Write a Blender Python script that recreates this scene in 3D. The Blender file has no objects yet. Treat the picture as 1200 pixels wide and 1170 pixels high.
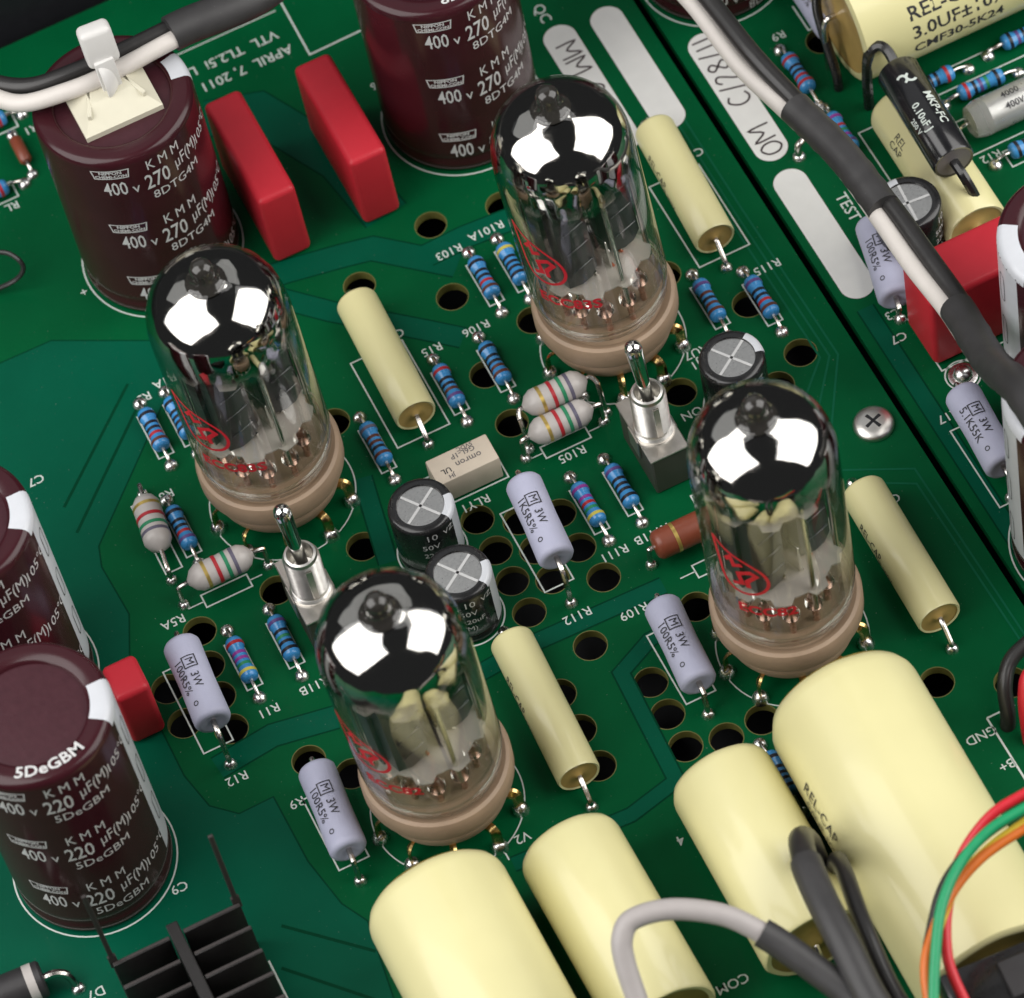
import bpy, bmesh, math, random
from math import sin, cos, pi, radians, atan2, sqrt
from mathutils import Vector, Matrix
from mathutils.geometry import delaunay_2d_cdt
random.seed(7)
S = 0.001                      # everything below is written in millimetres
scene = bpy.context.scene
COL = scene.collection

# ------------------------------------------------------------------ camera
cam = bpy.data.cameras.new('camera'); camo = bpy.data.objects.new('camera', cam); COL.objects.link(camo)
RX = Vector((0.89775384, -0.42060489, -0.13087997))
RY = Vector((-0.42151789, -0.73400188, -0.53250718))
RZ = Vector((0.12790898, 0.53322862, -0.83624550))
m = Matrix((RX, -RY, -RZ)).transposed().to_4x4()
m.translation = Vector((-83.78, -349.26, 547.74)) * S
camo.matrix_world = m
cam.sensor_fit = 'HORIZONTAL'; cam.sensor_width = 36.0; cam.lens = 5272.3 / 1200 * 36
cam.clip_start = 0.02; cam.clip_end = 20.0
cam.dof.use_dof = True; cam.dof.focus_distance = 0.640; cam.dof.aperture_fstop = 36
scene.camera = camo

# ------------------------------------------------------------------ world, lamps, exposure
world = bpy.data.worlds.new('World'); scene.world = world; world.use_nodes = True
bg = world.node_tree.nodes['Background']; bg.inputs[0].default_value = (0.55, 0.57, 0.6, 1); bg.inputs[1].default_value = 0.045
def softbox(name, pos, target, sx, sy, power, color):
    l = bpy.data.lights.new(name, 'AREA'); l.shape = 'RECTANGLE'; l.size = sx * S; l.size_y = sy * S
    l.energy = power; l.color = color
    o = bpy.data.objects.new(name, l); COL.objects.link(o)
    o.location = Vector(pos) * S
    d = (Vector(target) - Vector(pos)).normalized()
    o.rotation_euler = d.to_track_quat('-Z', 'Y').to_euler()
    return o
softbox('studio_softbox', (-350, -10, 350), (0, -10, 20), 500, 620, 3.5, (1.0, 0.98, 0.96))
softbox('studio_softbox', (370, -170, 330), (0, -10, 20), 520, 660, 3.7, (1.0, 0.98, 0.95))
softbox('studio_ceiling_bounce', (-40, 420, 560), (0, 0, 20), 900, 520, 0.55, (0.98, 0.99, 1.0))
vs = scene.view_settings
vs.view_transform = 'Standard'; vs.look = 'None'; vs.gamma = 1.0; vs.exposure = 0.0
scene.render.engine = 'CYCLES'

# ------------------------------------------------------------------ materials
MATS = {}
def mat(name, color, rough=0.5, metal=0.0, coat=0.0, var=0.12, vscale=600, bump=0.0, bscale=3000, spec=0.5,
        rvar=0.08, coat_rough=0.08, dust=0.0, trans=0.0, ior=1.5, sss=0.0):
    if name in MATS: return MATS[name]
    M = bpy.data.materials.new(name); M.use_nodes = True; nt = M.node_tree; N = nt.nodes; K = nt.links
    b = N['Principled BSDF']
    tc = N.new('ShaderNodeTexCoord')
    n1 = N.new('ShaderNodeTexNoise'); n1.inputs['Scale'].default_value = vscale; n1.inputs['Detail'].default_value = 5
    K.new(tc.outputs['Object'], n1.inputs['Vector'])
    mx = N.new('ShaderNodeMix'); mx.data_type = 'RGBA'
    c = Vector(color)
    mx.inputs[6].default_value = (*(c * (1 - var)), 1); mx.inputs[7].default_value = (*[min(1, v * (1 + var)) for v in c], 1)
    K.new(n1.outputs['Fac'], mx.inputs[0])
    last = mx.outputs[2]
    if dust > 0:
        n3 = N.new('ShaderNodeTexNoise'); n3.inputs['Scale'].default_value = 2600; n3.inputs['Detail'].default_value = 2
        K.new(tc.outputs['Object'], n3.inputs['Vector'])
        r3 = N.new('ShaderNodeMapRange'); r3.inputs['From Min'].default_value = 0.73; r3.inputs['From Max'].default_value = 0.80
        r3.inputs['To Max'].default_value = dust
        K.new(n3.outputs['Fac'], r3.inputs['Value'])
        m2 = N.new('ShaderNodeMix'); m2.data_type = 'RGBA'; m2.inputs[7].default_value = (0.5, 0.52, 0.5, 1)
        K.new(r3.outputs[0], m2.inputs[0]); K.new(last, m2.inputs[6]); last = m2.outputs[2]
    K.new(last, b.inputs['Base Color'])
    rr = N.new('ShaderNodeMapRange'); rr.inputs['To Min'].default_value = max(0, rough - rvar); rr.inputs['To Max'].default_value = rough + rvar
    K.new(n1.outputs['Fac'], rr.inputs['Value']); K.new(rr.outputs[0], b.inputs['Roughness'])
    b.inputs['Metallic'].default_value = metal
    b.inputs['Specular IOR Level'].default_value = spec
    b.inputs['Coat Weight'].default_value = coat; b.inputs['Coat Roughness'].default_value = coat_rough
    b.inputs['Transmission Weight'].default_value = trans; b.inputs['IOR'].default_value = ior
    if sss > 0:
        b.inputs['Subsurface Weight'].default_value = sss; b.inputs['Subsurface Radius'].default_value = (.002, .001, .0006)
        b.inputs['Subsurface Scale'].default_value = 0.6
    if bump > 0:
        n2 = N.new('ShaderNodeTexNoise'); n2.inputs['Scale'].default_value = bscale; n2.inputs['Detail'].default_value = 3
        K.new(tc.outputs['Object'], n2.inputs['Vector'])
        bp = N.new('ShaderNodeBump'); bp.inputs['Strength'].default_value = bump; bp.inputs['Distance'].default_value = 0.0001
        K.new(n2.outputs['Fac'], bp.inputs['Height']); K.new(bp.outputs[0], b.inputs['Normal'])
    MATS[name] = M; return M

MASK = mat('solder_mask', (0.000, 0.080, 0.025), 0.46, coat=0.03, spec=0.07, var=0.22, vscale=90, bump=0.15, bscale=1500, dust=0.4)
COPPER = mat('mask_over_copper', (0.000, 0.080, 0.042), 0.42, coat=0.04, spec=0.08, var=0.18, vscale=90, bump=0.2, bscale=900, dust=0.3)
GAP = mat('mask_gap', (0.000, 0.042, 0.018), 0.5, var=0.15, spec=0.06)
LINE = mat('mask_fine_trace', (0.004, 0.105, 0.050), 0.4, var=0.1, spec=0.1)
FR4 = mat('bare_laminate', (0.13, 0.125, 0.03), 0.55, var=0.3, vscale=1500)
SILK = mat('silkscreen_ink', (0.58, 0.64, 0.60), 0.6, var=0.12, vscale=2500)
WHITEPAD = mat('white_ink_block', (0.70, 0.70, 0.68), 0.42, var=0.06, vscale=400, coat=0.15, bump=0.1, bscale=1200)
PEN = mat('marker_pen', (0.035, 0.02, 0.022), 0.5)
BLACKCH = mat('black_chassis', (0.010, 0.011, 0.014), 0.6)
SOLDER = mat('solder', (0.80, 0.79, 0.78), 0.26, metal=1, bump=0.35, bscale=1300, var=0.15, vscale=1500)
TIN = mat('tinned_wire', (0.66, 0.62, 0.58), 0.22, metal=1, var=0.1, bump=0.15)
NICKEL = mat('nickel', (0.78, 0.76, 0.72), 0.34, metal=1, var=0.08, bump=0.12, bscale=2000)
BRUSHED = mat('stamped_steel', (0.60, 0.57, 0.53), 0.38, metal=1, var=0.15, vscale=800, bump=0.2, bscale=2500)
CHROME = mat('chrome', (0.78, 0.78, 0.76), 0.08, metal=1, var=0.04)
GOLD = mat('gilt_contact', (0.72, 0.50, 0.20), 0.25, metal=1)
MAROON = mat('maroon_sleeve', (0.040, 0.0080, 0.0120), 0.24, spec=0.3, coat=0.22, var=0.2, vscale=160, bump=0.12, bscale=500, coat_rough=0.12)
MAROONTOP = mat('maroon_sleeve_disc', (0.048, 0.012, 0.018), 0.40, spec=0.3, coat=0.2, var=0.22, vscale=900, bump=0.3, bscale=1200)
CAPINK = mat('pale_sleeve_ink', (0.60, 0.60, 0.60), 0.5, var=0.12)
STRIPE = mat('silver_sleeve_stripe', (0.60, 0.62, 0.66), 0.38, var=0.06, coat=0.25)
DARKINK = mat('dark_ink', (0.03, 0.03, 0.035), 0.55)
YELLOW = mat('cream_yellow_film', (0.715, 0.668, 0.352), 0.38, var=0.06, vscale=90, dust=0.12, coat=0.30, bump=0.10, bscale=700, sss=0.0)
EPOXYY = mat('amber_epoxy', (0.46, 0.31, 0.10), 0.42, var=0.18, vscale=500, bump=0.3, bscale=900, coat=0.3)
EPOXYO = mat('olive_epoxy', (0.27, 0.20, 0.055), 0.42, var=0.3, vscale=500, bump=0.3, bscale=700, coat=0.2)
RED = mat('red_plastic', (0.50, 0.022, 0.036), 0.42, spec=0.35, var=0.10, vscale=250, bump=0.18, bscale=1800)
BLUE = mat('blue_lacquer', (0.045, 0.25, 0.56), 0.26, coat=0.4, var=0.18, vscale=900, bump=0.25, bscale=1400)
LGREY = mat('lavender_cement', (0.45, 0.46, 0.60), 0.55, var=0.07, vscale=500, bump=0.25, bscale=2600)
GREYLAC = mat('warm_grey_lacquer', (0.47, 0.44, 0.42), 0.4, coat=0.2, var=0.08, vscale=500, bump=0.2, bscale=1300)
BROWNLAC = mat('rust_lacquer', (0.21, 0.050, 0.024), 0.42, var=0.15, vscale=700, bump=0.2, coat=0.2)
CERAM = mat('pink_tan_ceramic', (0.355, 0.25, 0.168), 0.5, var=0.2, vscale=260, bump=0.35, bscale=1500)
BEIGE = mat('beige_plastic', (0.60, 0.52, 0.42), 0.5, var=0.08, bump=0.15, bscale=2000)
BLACKPL = mat('black_sleeve', (0.012, 0.012, 0.013), 0.28, coat=0.3, var=0.2)
ALU = mat('cap_aluminium', (0.62, 0.62, 0.61), 0.30, metal=1.0, var=0.18, vscale=2500, bump=0.3, bscale=3500)
ALUCUT = mat('scored_aluminium', (0.85, 0.85, 0.84), 0.3, metal=0.6, var=0.1)
SHRINK = mat('grey_heatshrink', (0.036, 0.035, 0.036), 0.5, var=0.3, vscale=300, bump=0.6, bscale=350, dust=0.12)
WHITEW = mat('white_insulation', (0.66, 0.62, 0.58), 0.42, var=0.05, bump=0.15, bscale=700)
GREYW = mat('grey_insulation', (0.40, 0.37, 0.36), 0.45, var=0.05)
BLACKW = mat('black_insulation', (0.020, 0.019, 0.019), 0.4, var=0.15, coat=0.15)
REDW = mat('red_insulation', (0.62, 0.020, 0.035), 0.38)
GREENW = mat('green_insulation', (0.010, 0.30, 0.12), 0.38)
ORANGEW = mat('orange_insulation', (0.68, 0.16, 0.02), 0.38)
YELLOWW = mat('yellow_insulation', (0.70, 0.50, 0.04), 0.38)
NYLON = mat('natural_nylon', (0.68, 0.67, 0.65), 0.4, var=0.03, sss=0.0)
IVORY = mat('ivory_plastic', (0.66, 0.63, 0.50), 0.42, var=0.03)
HEATS = mat('black_anodised', (0.010, 0.009, 0.009), 0.45, var=0.2, bump=0.2, spec=0.5)
FINEDGE = mat('worn_fin_edge', (0.034, 0.028, 0.027), 0.5, var=0.3, vscale=2000)
ANODE = mat('grey_anode', (0.10, 0.10, 0.105), 0.36, metal=0.7, var=0.2, vscale=700)
SHIELD = mat('bright_nickel_plate', (0.66, 0.64, 0.61), 0.24, metal=1, var=0.15)
REDINK = mat('red_tube_ink', (0.55, 0.010, 0.025), 0.5, var=0.15, vscale=1800)
MKPBLK = mat('black_film_wrap', (0.012, 0.012, 0.014), 0.22, coat=0.4, var=0.15)
GREYEP = mat('grey_epoxy', (0.13, 0.12, 0.12), 0.5, var=0.1, bump=0.2)
DIODE = mat('dark_diode_plastic', (0.030, 0.028, 0.030), 0.45, bump=0.2)
BAND = {'k': mat('black_band', (0.012, 0.012, 0.02), 0.35), 'r': mat('red_band', (0.40, 0.02, 0.03), 0.35),
        'n': mat('brown_band', (0.10, 0.03, 0.02), 0.35), 'g': mat('green_band', (0.02, 0.22, 0.10), 0.35),
        'v': mat('violet_band', (0.11, 0.06, 0.22), 0.35), 'o': mat('gold_band', (0.62, 0.45, 0.13), 0.3, metal=0.7),
        'y': mat('yellow_band', (0.55, 0.48, 0.08), 0.35), 'p': mat('purple_band', (0.26, 0.04, 0.28), 0.35),
        'e': mat('grey_band', (0.12, 0.11, 0.16), 0.35)}
def glass_mat():
    M = bpy.data.materials.new('bulb_glass'); M.use_nodes = True; nt = M.node_tree; N = nt.nodes; K = nt.links
    N.remove(N['Principled BSDF'])
    lf = N.new('ShaderNodeLayerWeight'); lf.inputs['Blend'].default_value = 0.5
    p5 = N.new('ShaderNodeMath'); p5.operation = 'POWER'; p5.inputs[1].default_value = 5.0; K.new(lf.outputs['Facing'], p5.inputs[0])
    lw = N.new('ShaderNodeMath'); lw.operation = 'MULTIPLY_ADD'; lw.inputs[1].default_value = 0.96; lw.inputs[2].default_value = 0.04; K.new(p5.outputs[0], lw.inputs[0])
    cr = N.new('ShaderNodeMix'); cr.data_type = 'RGBA'; cr.inputs[6].default_value = (0.985, 0.985, 0.975, 1); cr.inputs[7].default_value = (0.80, 0.82, 0.76, 1)
    pw = N.new('ShaderNodeMath'); pw.operation = 'POWER'; pw.inputs[1].default_value = 4.0
    K.new(lf.outputs['Facing'], pw.inputs[0]); K.new(pw.outputs[0], cr.inputs[0])
    tr = N.new('ShaderNodeBsdfTransparent'); K.new(cr.outputs[2], tr.inputs[0])
    gl = N.new('ShaderNodeBsdfGlossy'); gl.inputs['Roughness'].default_value = 0.0
    mx = N.new('ShaderNodeMixShader'); K.new(lw.outputs[0], mx.inputs[0]); K.new(tr.outputs[0], mx.inputs[1]); K.new(gl.outputs[0], mx.inputs[2])
    K.new(mx.outputs[0], N['Material Output'].inputs['Surface'])
    return M
def solid_glass_mat():
    M = bpy.data.materials.new('base_glass'); M.use_nodes = True; b = M.node_tree.nodes['Principled BSDF']
    b.inputs['Base Color'].default_value = (0.97, 0.97, 0.95, 1); b.inputs['Roughness'].default_value = 0.0
    b.inputs['Transmission Weight'].default_value = 1; b.inputs['IOR'].default_value = 1.48
    return M
SOLIDGLASS = solid_glass_mat()
GLASS = glass_mat()
CLEARPS = mat('clear_film', (0.86, 0.86, 0.84), 0.12, trans=0.75, ior=1.45, var=0.05, bump=0.3, bscale=900)
FOIL = mat('foil_winding', (0.62, 0.62, 0.61), 0.3, metal=0.9, var=0.2)
def getter_mat(z0, z1):
    M = bpy.data.materials.new('getter_flash'); M.use_nodes = True; nt = M.node_tree; N = nt.nodes; K = nt.links
    b = N['Principled BSDF']; out = N['Material Output']
    tc = N.new('ShaderNodeTexCoord'); sp = N.new('ShaderNodeSeparateXYZ'); K.new(tc.outputs['Object'], sp.inputs[0])
    nz = N.new('ShaderNodeTexNoise'); nz.inputs['Scale'].default_value = 170; nz.inputs['Detail'].default_value = 5; nz.inputs['Roughness'].default_value = 0.6
    K.new(tc.outputs['Object'], nz.inputs['Vector'])
    ad = N.new('ShaderNodeMath'); ad.operation = 'MULTIPLY_ADD'; ad.inputs[1].default_value = 0.015; K.new(nz.outputs['Fac'], ad.inputs[0]); K.new(sp.outputs['Z'], ad.inputs[2])
    mr = N.new('ShaderNodeMapRange'); mr.interpolation_type = 'SMOOTHSTEP'
    mr.inputs['From Min'].default_value = z0 * S + 0.0078; mr.inputs['From Max'].default_value = z1 * S + 0.0072
    K.new(ad.outputs[0], mr.inputs['Value'])
    cr = N.new('ShaderNodeMix'); cr.data_type = 'RGBA'
    cr.inputs[6].default_value = (0.13, 0.095, 0.08, 1); cr.inputs[7].default_value = (0.60, 0.585, 0.57, 1)
    K.new(mr.outputs[0], cr.inputs[0]); K.new(cr.outputs[2], b.inputs['Base Color'])
    b.inputs['Metallic'].default_value = 1; b.inputs['Roughness'].default_value = 0.06
    wv = N.new('ShaderNodeTexNoise'); wv.inputs['Scale'].default_value = 120; wv.inputs['Detail'].default_value = 2
    vo = N.new('ShaderNodeVectorMath'); vo.operation = 'ADD'; vo.inputs[1].default_value = (z0 * .013, z1 * .021, z0 * .007)
    K.new(tc.outputs['Object'], vo.inputs[0]); K.new(vo.outputs[0], wv.inputs['Vector']); K.new(vo.outputs[0], nz.inputs['Vector'])
    bp = N.new('ShaderNodeBump'); bp.inputs['Strength'].default_value = 0.5; bp.inputs['Distance'].default_value = 0.0008
    K.new(wv.outputs['Fac'], bp.inputs['Height']); K.new(bp.outputs[0], b.inputs['Normal'])
    tr = N.new('ShaderNodeBsdfTransparent'); mx = N.new('ShaderNodeMixShader')
    K.new(mr.outputs[0], mx.inputs[0]); K.new(tr.outputs[0], mx.inputs[1]); K.new(b.outputs[0], mx.inputs[2]); K.new(mx.outputs[0], out.inputs['Surface'])
    return M
def mica_mat():
    M = bpy.data.materials.new('mica'); M.use_nodes = True; nt = M.node_tree; N = nt.nodes; K = nt.links
    b = N['Principled BSDF']; b.inputs['Base Color'].default_value = (0.74, 0.69, 0.64, 1); b.inputs['Roughness'].default_value = 0.25
    tr = N.new('ShaderNodeBsdfTransparent'); mx = N.new('ShaderNodeMixShader'); mx.inputs[0].default_value = 0.36
    K.new(tr.outputs[0], mx.inputs[1]); K.new(b.outputs[0], mx.inputs[2]); K.new(mx.outputs[0], N['Material Output'].inputs['Surface'])
    return M
MICA = mica_mat()

# ------------------------------------------------------------------ geometry helpers (millimetres)
def rx90(v): return [(x, z, -y) for x, y, z in v]          # local Z axis -> +Y
def rzx(v): return [(z, y, -x) for x, y, z in v]           # local Z axis -> +X
def shift(v, d): return [(x + d[0], y + d[1], z + d[2]) for x, y, z in v]
def join(*gs):
    V, F = [], []
    for v, f in gs:
        o = len(V); V += list(v); F += [tuple(i + o for i in q) for q in f]
    return V, F
def lathe(prof, n=32, a0=0.0):
    V, F, idx = [], [], []
    for r, z in prof:
        if r < 1e-6: idx.append([len(V)]); V.append((0, 0, z))
        else:
            idx.append(list(range(len(V), len(V) + n)))
            V += [(r * cos(a0 + 2 * pi * i / n), r * sin(a0 + 2 * pi * i / n), z) for i in range(n)]
    for a, b in zip(idx, idx[1:]):
        if len(a) == 1 and len(b) == 1: continue
        for i in range(n):
            j = (i + 1) % n
            if len(a) == 1: F.append((a[0], b[j], b[i]))
            elif len(b) == 1: F.append((a[i], a[j], b[0]))
            else: F.append((a[i], a[j], b[j], b[i]))
    return V, F
def smooth_path(pts, sub=6):
    P = [Vector(p) for p in pts]
    if len(P) < 3 or sub < 2: return P
    out = []
    for i in range(len(P) - 1):
        p0 = P[max(i - 1, 0)]; p1 = P[i]; p2 = P[i + 1]; p3 = P[min(i + 2, len(P) - 1)]
        for k in range(sub):
            t = k / sub
            out.append(0.5 * ((2 * p1) + (p2 - p0) * t + (2 * p0 - 5 * p1 + 4 * p2 - p3) * t * t + (3 * p1 - p0 - 3 * p2 + p3) * t ** 3))
    out.append(P[-1]); return out
def tube(pts, r, n=10, sub=6, rfun=None, flat=1.0):
    P = smooth_path(pts, sub); V, F = [], []
    t = (P[1] - P[0]).normalized(); u = t.orthogonal().normalized()
    L = len(P)
    for i, p in enumerate(P):
        t2 = (P[min(i + 1, L - 1)] - P[max(i - 1, 0)])
        t2 = t2.normalized() if t2.length > 1e-9 else t
        q = t.rotation_difference(t2); u = (q @ u); u = (u - t2 * u.dot(t2)).normalized(); t = t2
        w = t.cross(u); rr = r if rfun is None else rfun(i / (L - 1))
        V += [tuple(p + (u * cos(2 * pi * k / n) + w * sin(2 * pi * k / n) * flat) * rr) for k in range(n)]
    for i in range(L - 1):
        for k in range(n):
            k2 = (k + 1) % n
            F.append((i * n + k, i * n + k2, (i + 1) * n + k2, (i + 1) * n + k))
    V += [tuple(P[0]), tuple(P[-1])]; a, b = len(V) - 2, len(V) - 1
    for k in range(n):
        k2 = (k + 1) % n
        F.append((a, k2, k)); F.append((b, (L - 1) * n + k, (L - 1) * n + k2))
    return V, F
def rbox(dx, dy, dz, bev=0.3, seg=2, c=(0, 0, 0)):
    bm = bmesh.new(); bmesh.ops.create_cube(bm, size=1)
    for v in bm.verts: v.co = Vector((v.co.x * dx + c[0], v.co.y * dy + c[1], v.co.z * dz + c[2]))
    if bev > 0: bmesh.ops.bevel(bm, geom=bm.edges[:], offset=bev, segments=seg, profile=0.5, affect='EDGES')
    bm.verts.index_update()
    V = [tuple(v.co) for v in bm.verts]; F = [tuple(v.index for v in f.verts) for f in bm.faces]; bm.free()
    return V, F
def ribbon(pts, w, z=0.0, closed=False, th=0.03, dens=False):
    """flat printed line with mitred corners and a little thickness"""
    P = [Vector((p[0], p[1])) for p in pts]
    if dens:
        Q = []
        for i in range(len(P) if closed else len(P) - 1):
            a, b = P[i], P[(i + 1) % len(P)]; k = max(1, int((b - a).length / .45))
            Q += [a + (b - a) * (j / k) for j in range(k)]
        P = Q if closed else Q + [P[-1]]
    n = len(P); Lq, Rq = [], []
    for i in range(n):
        a = P[i - 1] if (i > 0 or closed) else None; b = P[(i + 1) % n] if (i < n - 1 or closed) else None
        d1 = (P[i] - a).normalized() if a is not None else None; d2 = (b - P[i]).normalized() if b is not None else None
        d = d1 if d2 is None else d2 if d1 is None else (d1 + d2)
        d = d.normalized() if d.length > 1e-6 else d1
        nn = Vector((-d.y, d.x)); k = 1.0
        if d1 is not None and d2 is not None: k = 1 / max(0.5, nn.dot(Vector((-d1.y, d1.x))))
        Lq.append(P[i] + nn * w / 2 * k); Rq.append(P[i] - nn * w / 2 * k)
    V = [(p.x, p.y, z + th) for p in Lq] + [(p.x, p.y, z + th) for p in Rq]
    F = []
    for i in range(n if closed else n - 1):
        j = (i + 1) % n; F.append((n + i, n + j, j, i))
    return V, F
def poly(pts, z): return [(x, y, z) for x, y in pts], [tuple(range(len(pts)))]
def arc(cx, cy, r, a0, a1, n=24): return [(cx + r * cos(radians(a0 + (a1 - a0) * i / n)), cy + r * sin(radians(a0 + (a1 - a0) * i / n))) for i in range(n + 1)]
TXT = {}
def text(s, size, align='CENTER', bold=0.0):
    k = (s, size, align, bold)
    if k in TXT: return TXT[k]
    cu = bpy.data.curves.new('t', 'FONT'); cu.body = s; cu.size = size; cu.align_x = align; cu.align_y = 'CENTER'; cu.resolution_u = 2
    cu.offset = bold
    ob = bpy.data.objects.new('t', cu); COL.objects.link(ob)
    bpy.context.view_layer.update()
    me = bpy.data.meshes.new_from_object(ob.evaluated_get(bpy.context.evaluated_depsgraph_get()))
    V = [tuple(v.co) for v in me.vertices]; F = [tuple(p.vertices) for p in me.polygons]
    bpy.data.objects.remove(ob); bpy.data.curves.remove(cu); bpy.data.meshes.remove(me)
    TXT[k] = (V, F); return V, F
def flat_text(s, size, x, y, rot, z=0.04, bold=0.0):
    V, F = text(s, size, 'CENTER', bold); c, q = cos(radians(rot)), sin(radians(rot))
    return [(x + a * c - b * q, y + a * q + b * c, z) for a, b, _ in V], F
def wrap(g, r, phi0, z0, sx=1.0):
    """lay flat artwork on a vertical cylinder; phi from -Y towards +X, degrees"""
    V, F = g; p0 = radians(phi0)
    return [(r * sin(p0 + a * sx / r), -r * cos(p0 + a * sx / r), z0 + b) for a, b, _ in V], F
def patch(r, p0, p1, z0, z1, n=8):
    V, F = [], []
    for i in range(n + 1):
        p = radians(p0 + (p1 - p0) * i / n); V += [(r * sin(p), -r * cos(p), z0), (r * sin(p), -r * cos(p), z1)]
    for i in range(n): F.append((2 * i, 2 * i + 2, 2 * i + 3, 2 * i + 1))
    return V, F

MESH = {}
def mesh(key, geo, material, sharp=38):
    k = (key, material.name)
    if key is not None and k in MESH: return MESH[k]
    V, F = geo() if callable(geo) else geo
    me = bpy.data.meshes.new(key if isinstance(key, str) else 'part')
    me.from_pydata([(x * S, y * S, z * S) for x, y, z in V], [], F); me.update()
    me.materials.append(material)
    bm = bmesh.new(); bm.from_mesh(me); bmesh.ops.recalc_face_normals(bm, faces=bm.faces[:]) if sharp is not None and sharp >= 0 else None; bm.to_mesh(me); bm.free()
    if sharp is not None and sharp > 0:
        me.shade_smooth(); me.set_sharp_from_angle(angle=radians(sharp))
    if key is not None: MESH[k] = me
    return me
def part(name, parent, key, geo, material, loc=(0, 0, 0), rot=(0, 0, 0), sharp=38, label=None, kind=None):
    o = bpy.data.objects.new(name, mesh(key, geo, material, sharp)); COL.objects.link(o)
    o.location = Vector(loc) * S; o.rotation_euler = rot
    if parent is not None: o.parent = parent
    if label: o['label'] = label
    if kind: o['kind'] = kind
    return o
def thing(name, label, cat, loc=(0, 0, 0), rotz=0.0, group=None, rot=None):
    o = bpy.data.objects.new(name, None); COL.objects.link(o); o.empty_display_size = 0.004
    o.location = Vector(loc) * S; o.rotation_euler = rot if rot else (0, 0, rotz)
    o['label'] = label; o['category'] = cat
    if group: o['group'] = group
    return o
def one(name, label, cat, geo, material, group=None, sharp=38):
    o = part(name, None, None, geo, material, sharp=sharp); o['label'] = label; o['category'] = cat
    if group: o['group'] = group
    return o
def structure(name, geo, material, label=None, sharp=0):
    o = part(name, None, None, geo, material, sharp=sharp, kind='structure')
    if label: o['label'] = label
    return o

# ------------------------------------------------------------------ setting: chassis tray and two circuit boards
HOLES = [(10.1,50.9),(7.4,37.1),(36.9,24.5),(16.2,27.1),(48.1,1.7),(42.6,-1.8),(29.6,4.4),(-17.5,25.5),(-22.5,3.5),(-36.6,3.0),(-49.2,2.2),
 (-50.4,-3.7),(-57.0,-4.4),(-51.0,-9.2),(-57.1,-10.8),(-51.5,-15.0),(-5.9,-0.7),(-0.6,-3.9),(5.0,-5.7),(-5.8,-6.8),(-0.6,-9.6),(5.0,-12.4),
 (-5.9,-12.7),(-0.7,-15.3),(-6.0,-18.7),(5.9,-18.7),(-0.7,-28.0),(15.3,-29.7),(4.2,-37.7),(4.0,-43.5),(3.9,-49.4),(9.5,-51.0),(15.2,-50.8),
 (-8.0,-33.0),(-8.0,-39.6),(-8.1,-46.2),(-39.2,-30.2),(-43.8,-25.2),(5.9,21.8),(5.6,12.0),(45.4,13.4),(21.1,48.8),(-84.7,-39.1),(-79.2,-41.5),
 (-89.9,-36.2),(39.3,-57.5),(48.3,-62.6),(-4.0,46.2)]
HOLES_R = [(77.3, 51.7)]
HR = 2.42; TH = 1.6
def slab(x0, x1, y0, y1, holes):
    V = [(x0, y0), (x1, y0), (x1, y1), (x0, y1)]; E = [(0, 1), (1, 2), (2, 3), (3, 0)]; n = 32
    for hx, hy in holes:
        o = len(V)
        V += [(hx + HR * cos(2 * pi * i / n), hy + HR * sin(2 * pi * i / n)) for i in range(n)]
        E += [(o + i, o + (i + 1) % n) for i in range(n)]
    res = delaunay_2d_cdt([Vector(v) for v in V], E, [], 1, 1e-6)
    v2, f2 = res[0], res[2]
    keep = []
    for f in f2:
        c = sum((v2[i] for i in f), Vector((0, 0))) / len(f)
        if all((c.x - hx) ** 2 + (c.y - hy) ** 2 > (HR * 0.999) ** 2 for hx, hy in holes): keep.append(f)
    k = len(v2)
    V3 = [(v.x, v.y, 0) for v in v2] + [(v.x, v.y, -TH) for v in v2]
    F3 = [tuple(f) for f in keep] + [tuple(i + k for i in reversed(f)) for f in keep]
    cnt = {}
    for f in keep:
        for a, b in zip(f, f[1:] + f[:1]): cnt[(a, b)] = 1
    for (a, b) in list(cnt):
        if (b, a) not in cnt: F3.append((b, a, a + k, b + k))
    return V3, F3
tray = structure('chassis_tray', join(rbox(340, 330, 2, 0.4, 1, (0, -10, -17)), rbox(340, 2, 60, 0.4, 1, (0, 122, 12))), BLACKCH, 'black steel chassis tray under the green boards')
board = structure('circuit_board', slab(-150, 55.7, -150, 117.5, HOLES), MASK, 'green circuit board carrying the four vacuum tubes')
board_r = structure('circuit_board', slab(57.0, 150, -150, 117.5, HOLES_R), MASK, 'green circuit board across the narrow dark gap')
def hole_geo():
    return lathe([(HR + 0.10, 0.012), (HR - 0.03, 0.016), (HR - 0.03, -TH)], 32)
for b, hs in ((board, HOLES), (board_r, HOLES_R)):
    for hx, hy in hs: part('hole_wall', b, 'hole_wall', hole_geo, FR4, (hx, hy, 0), sharp=60)

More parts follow.
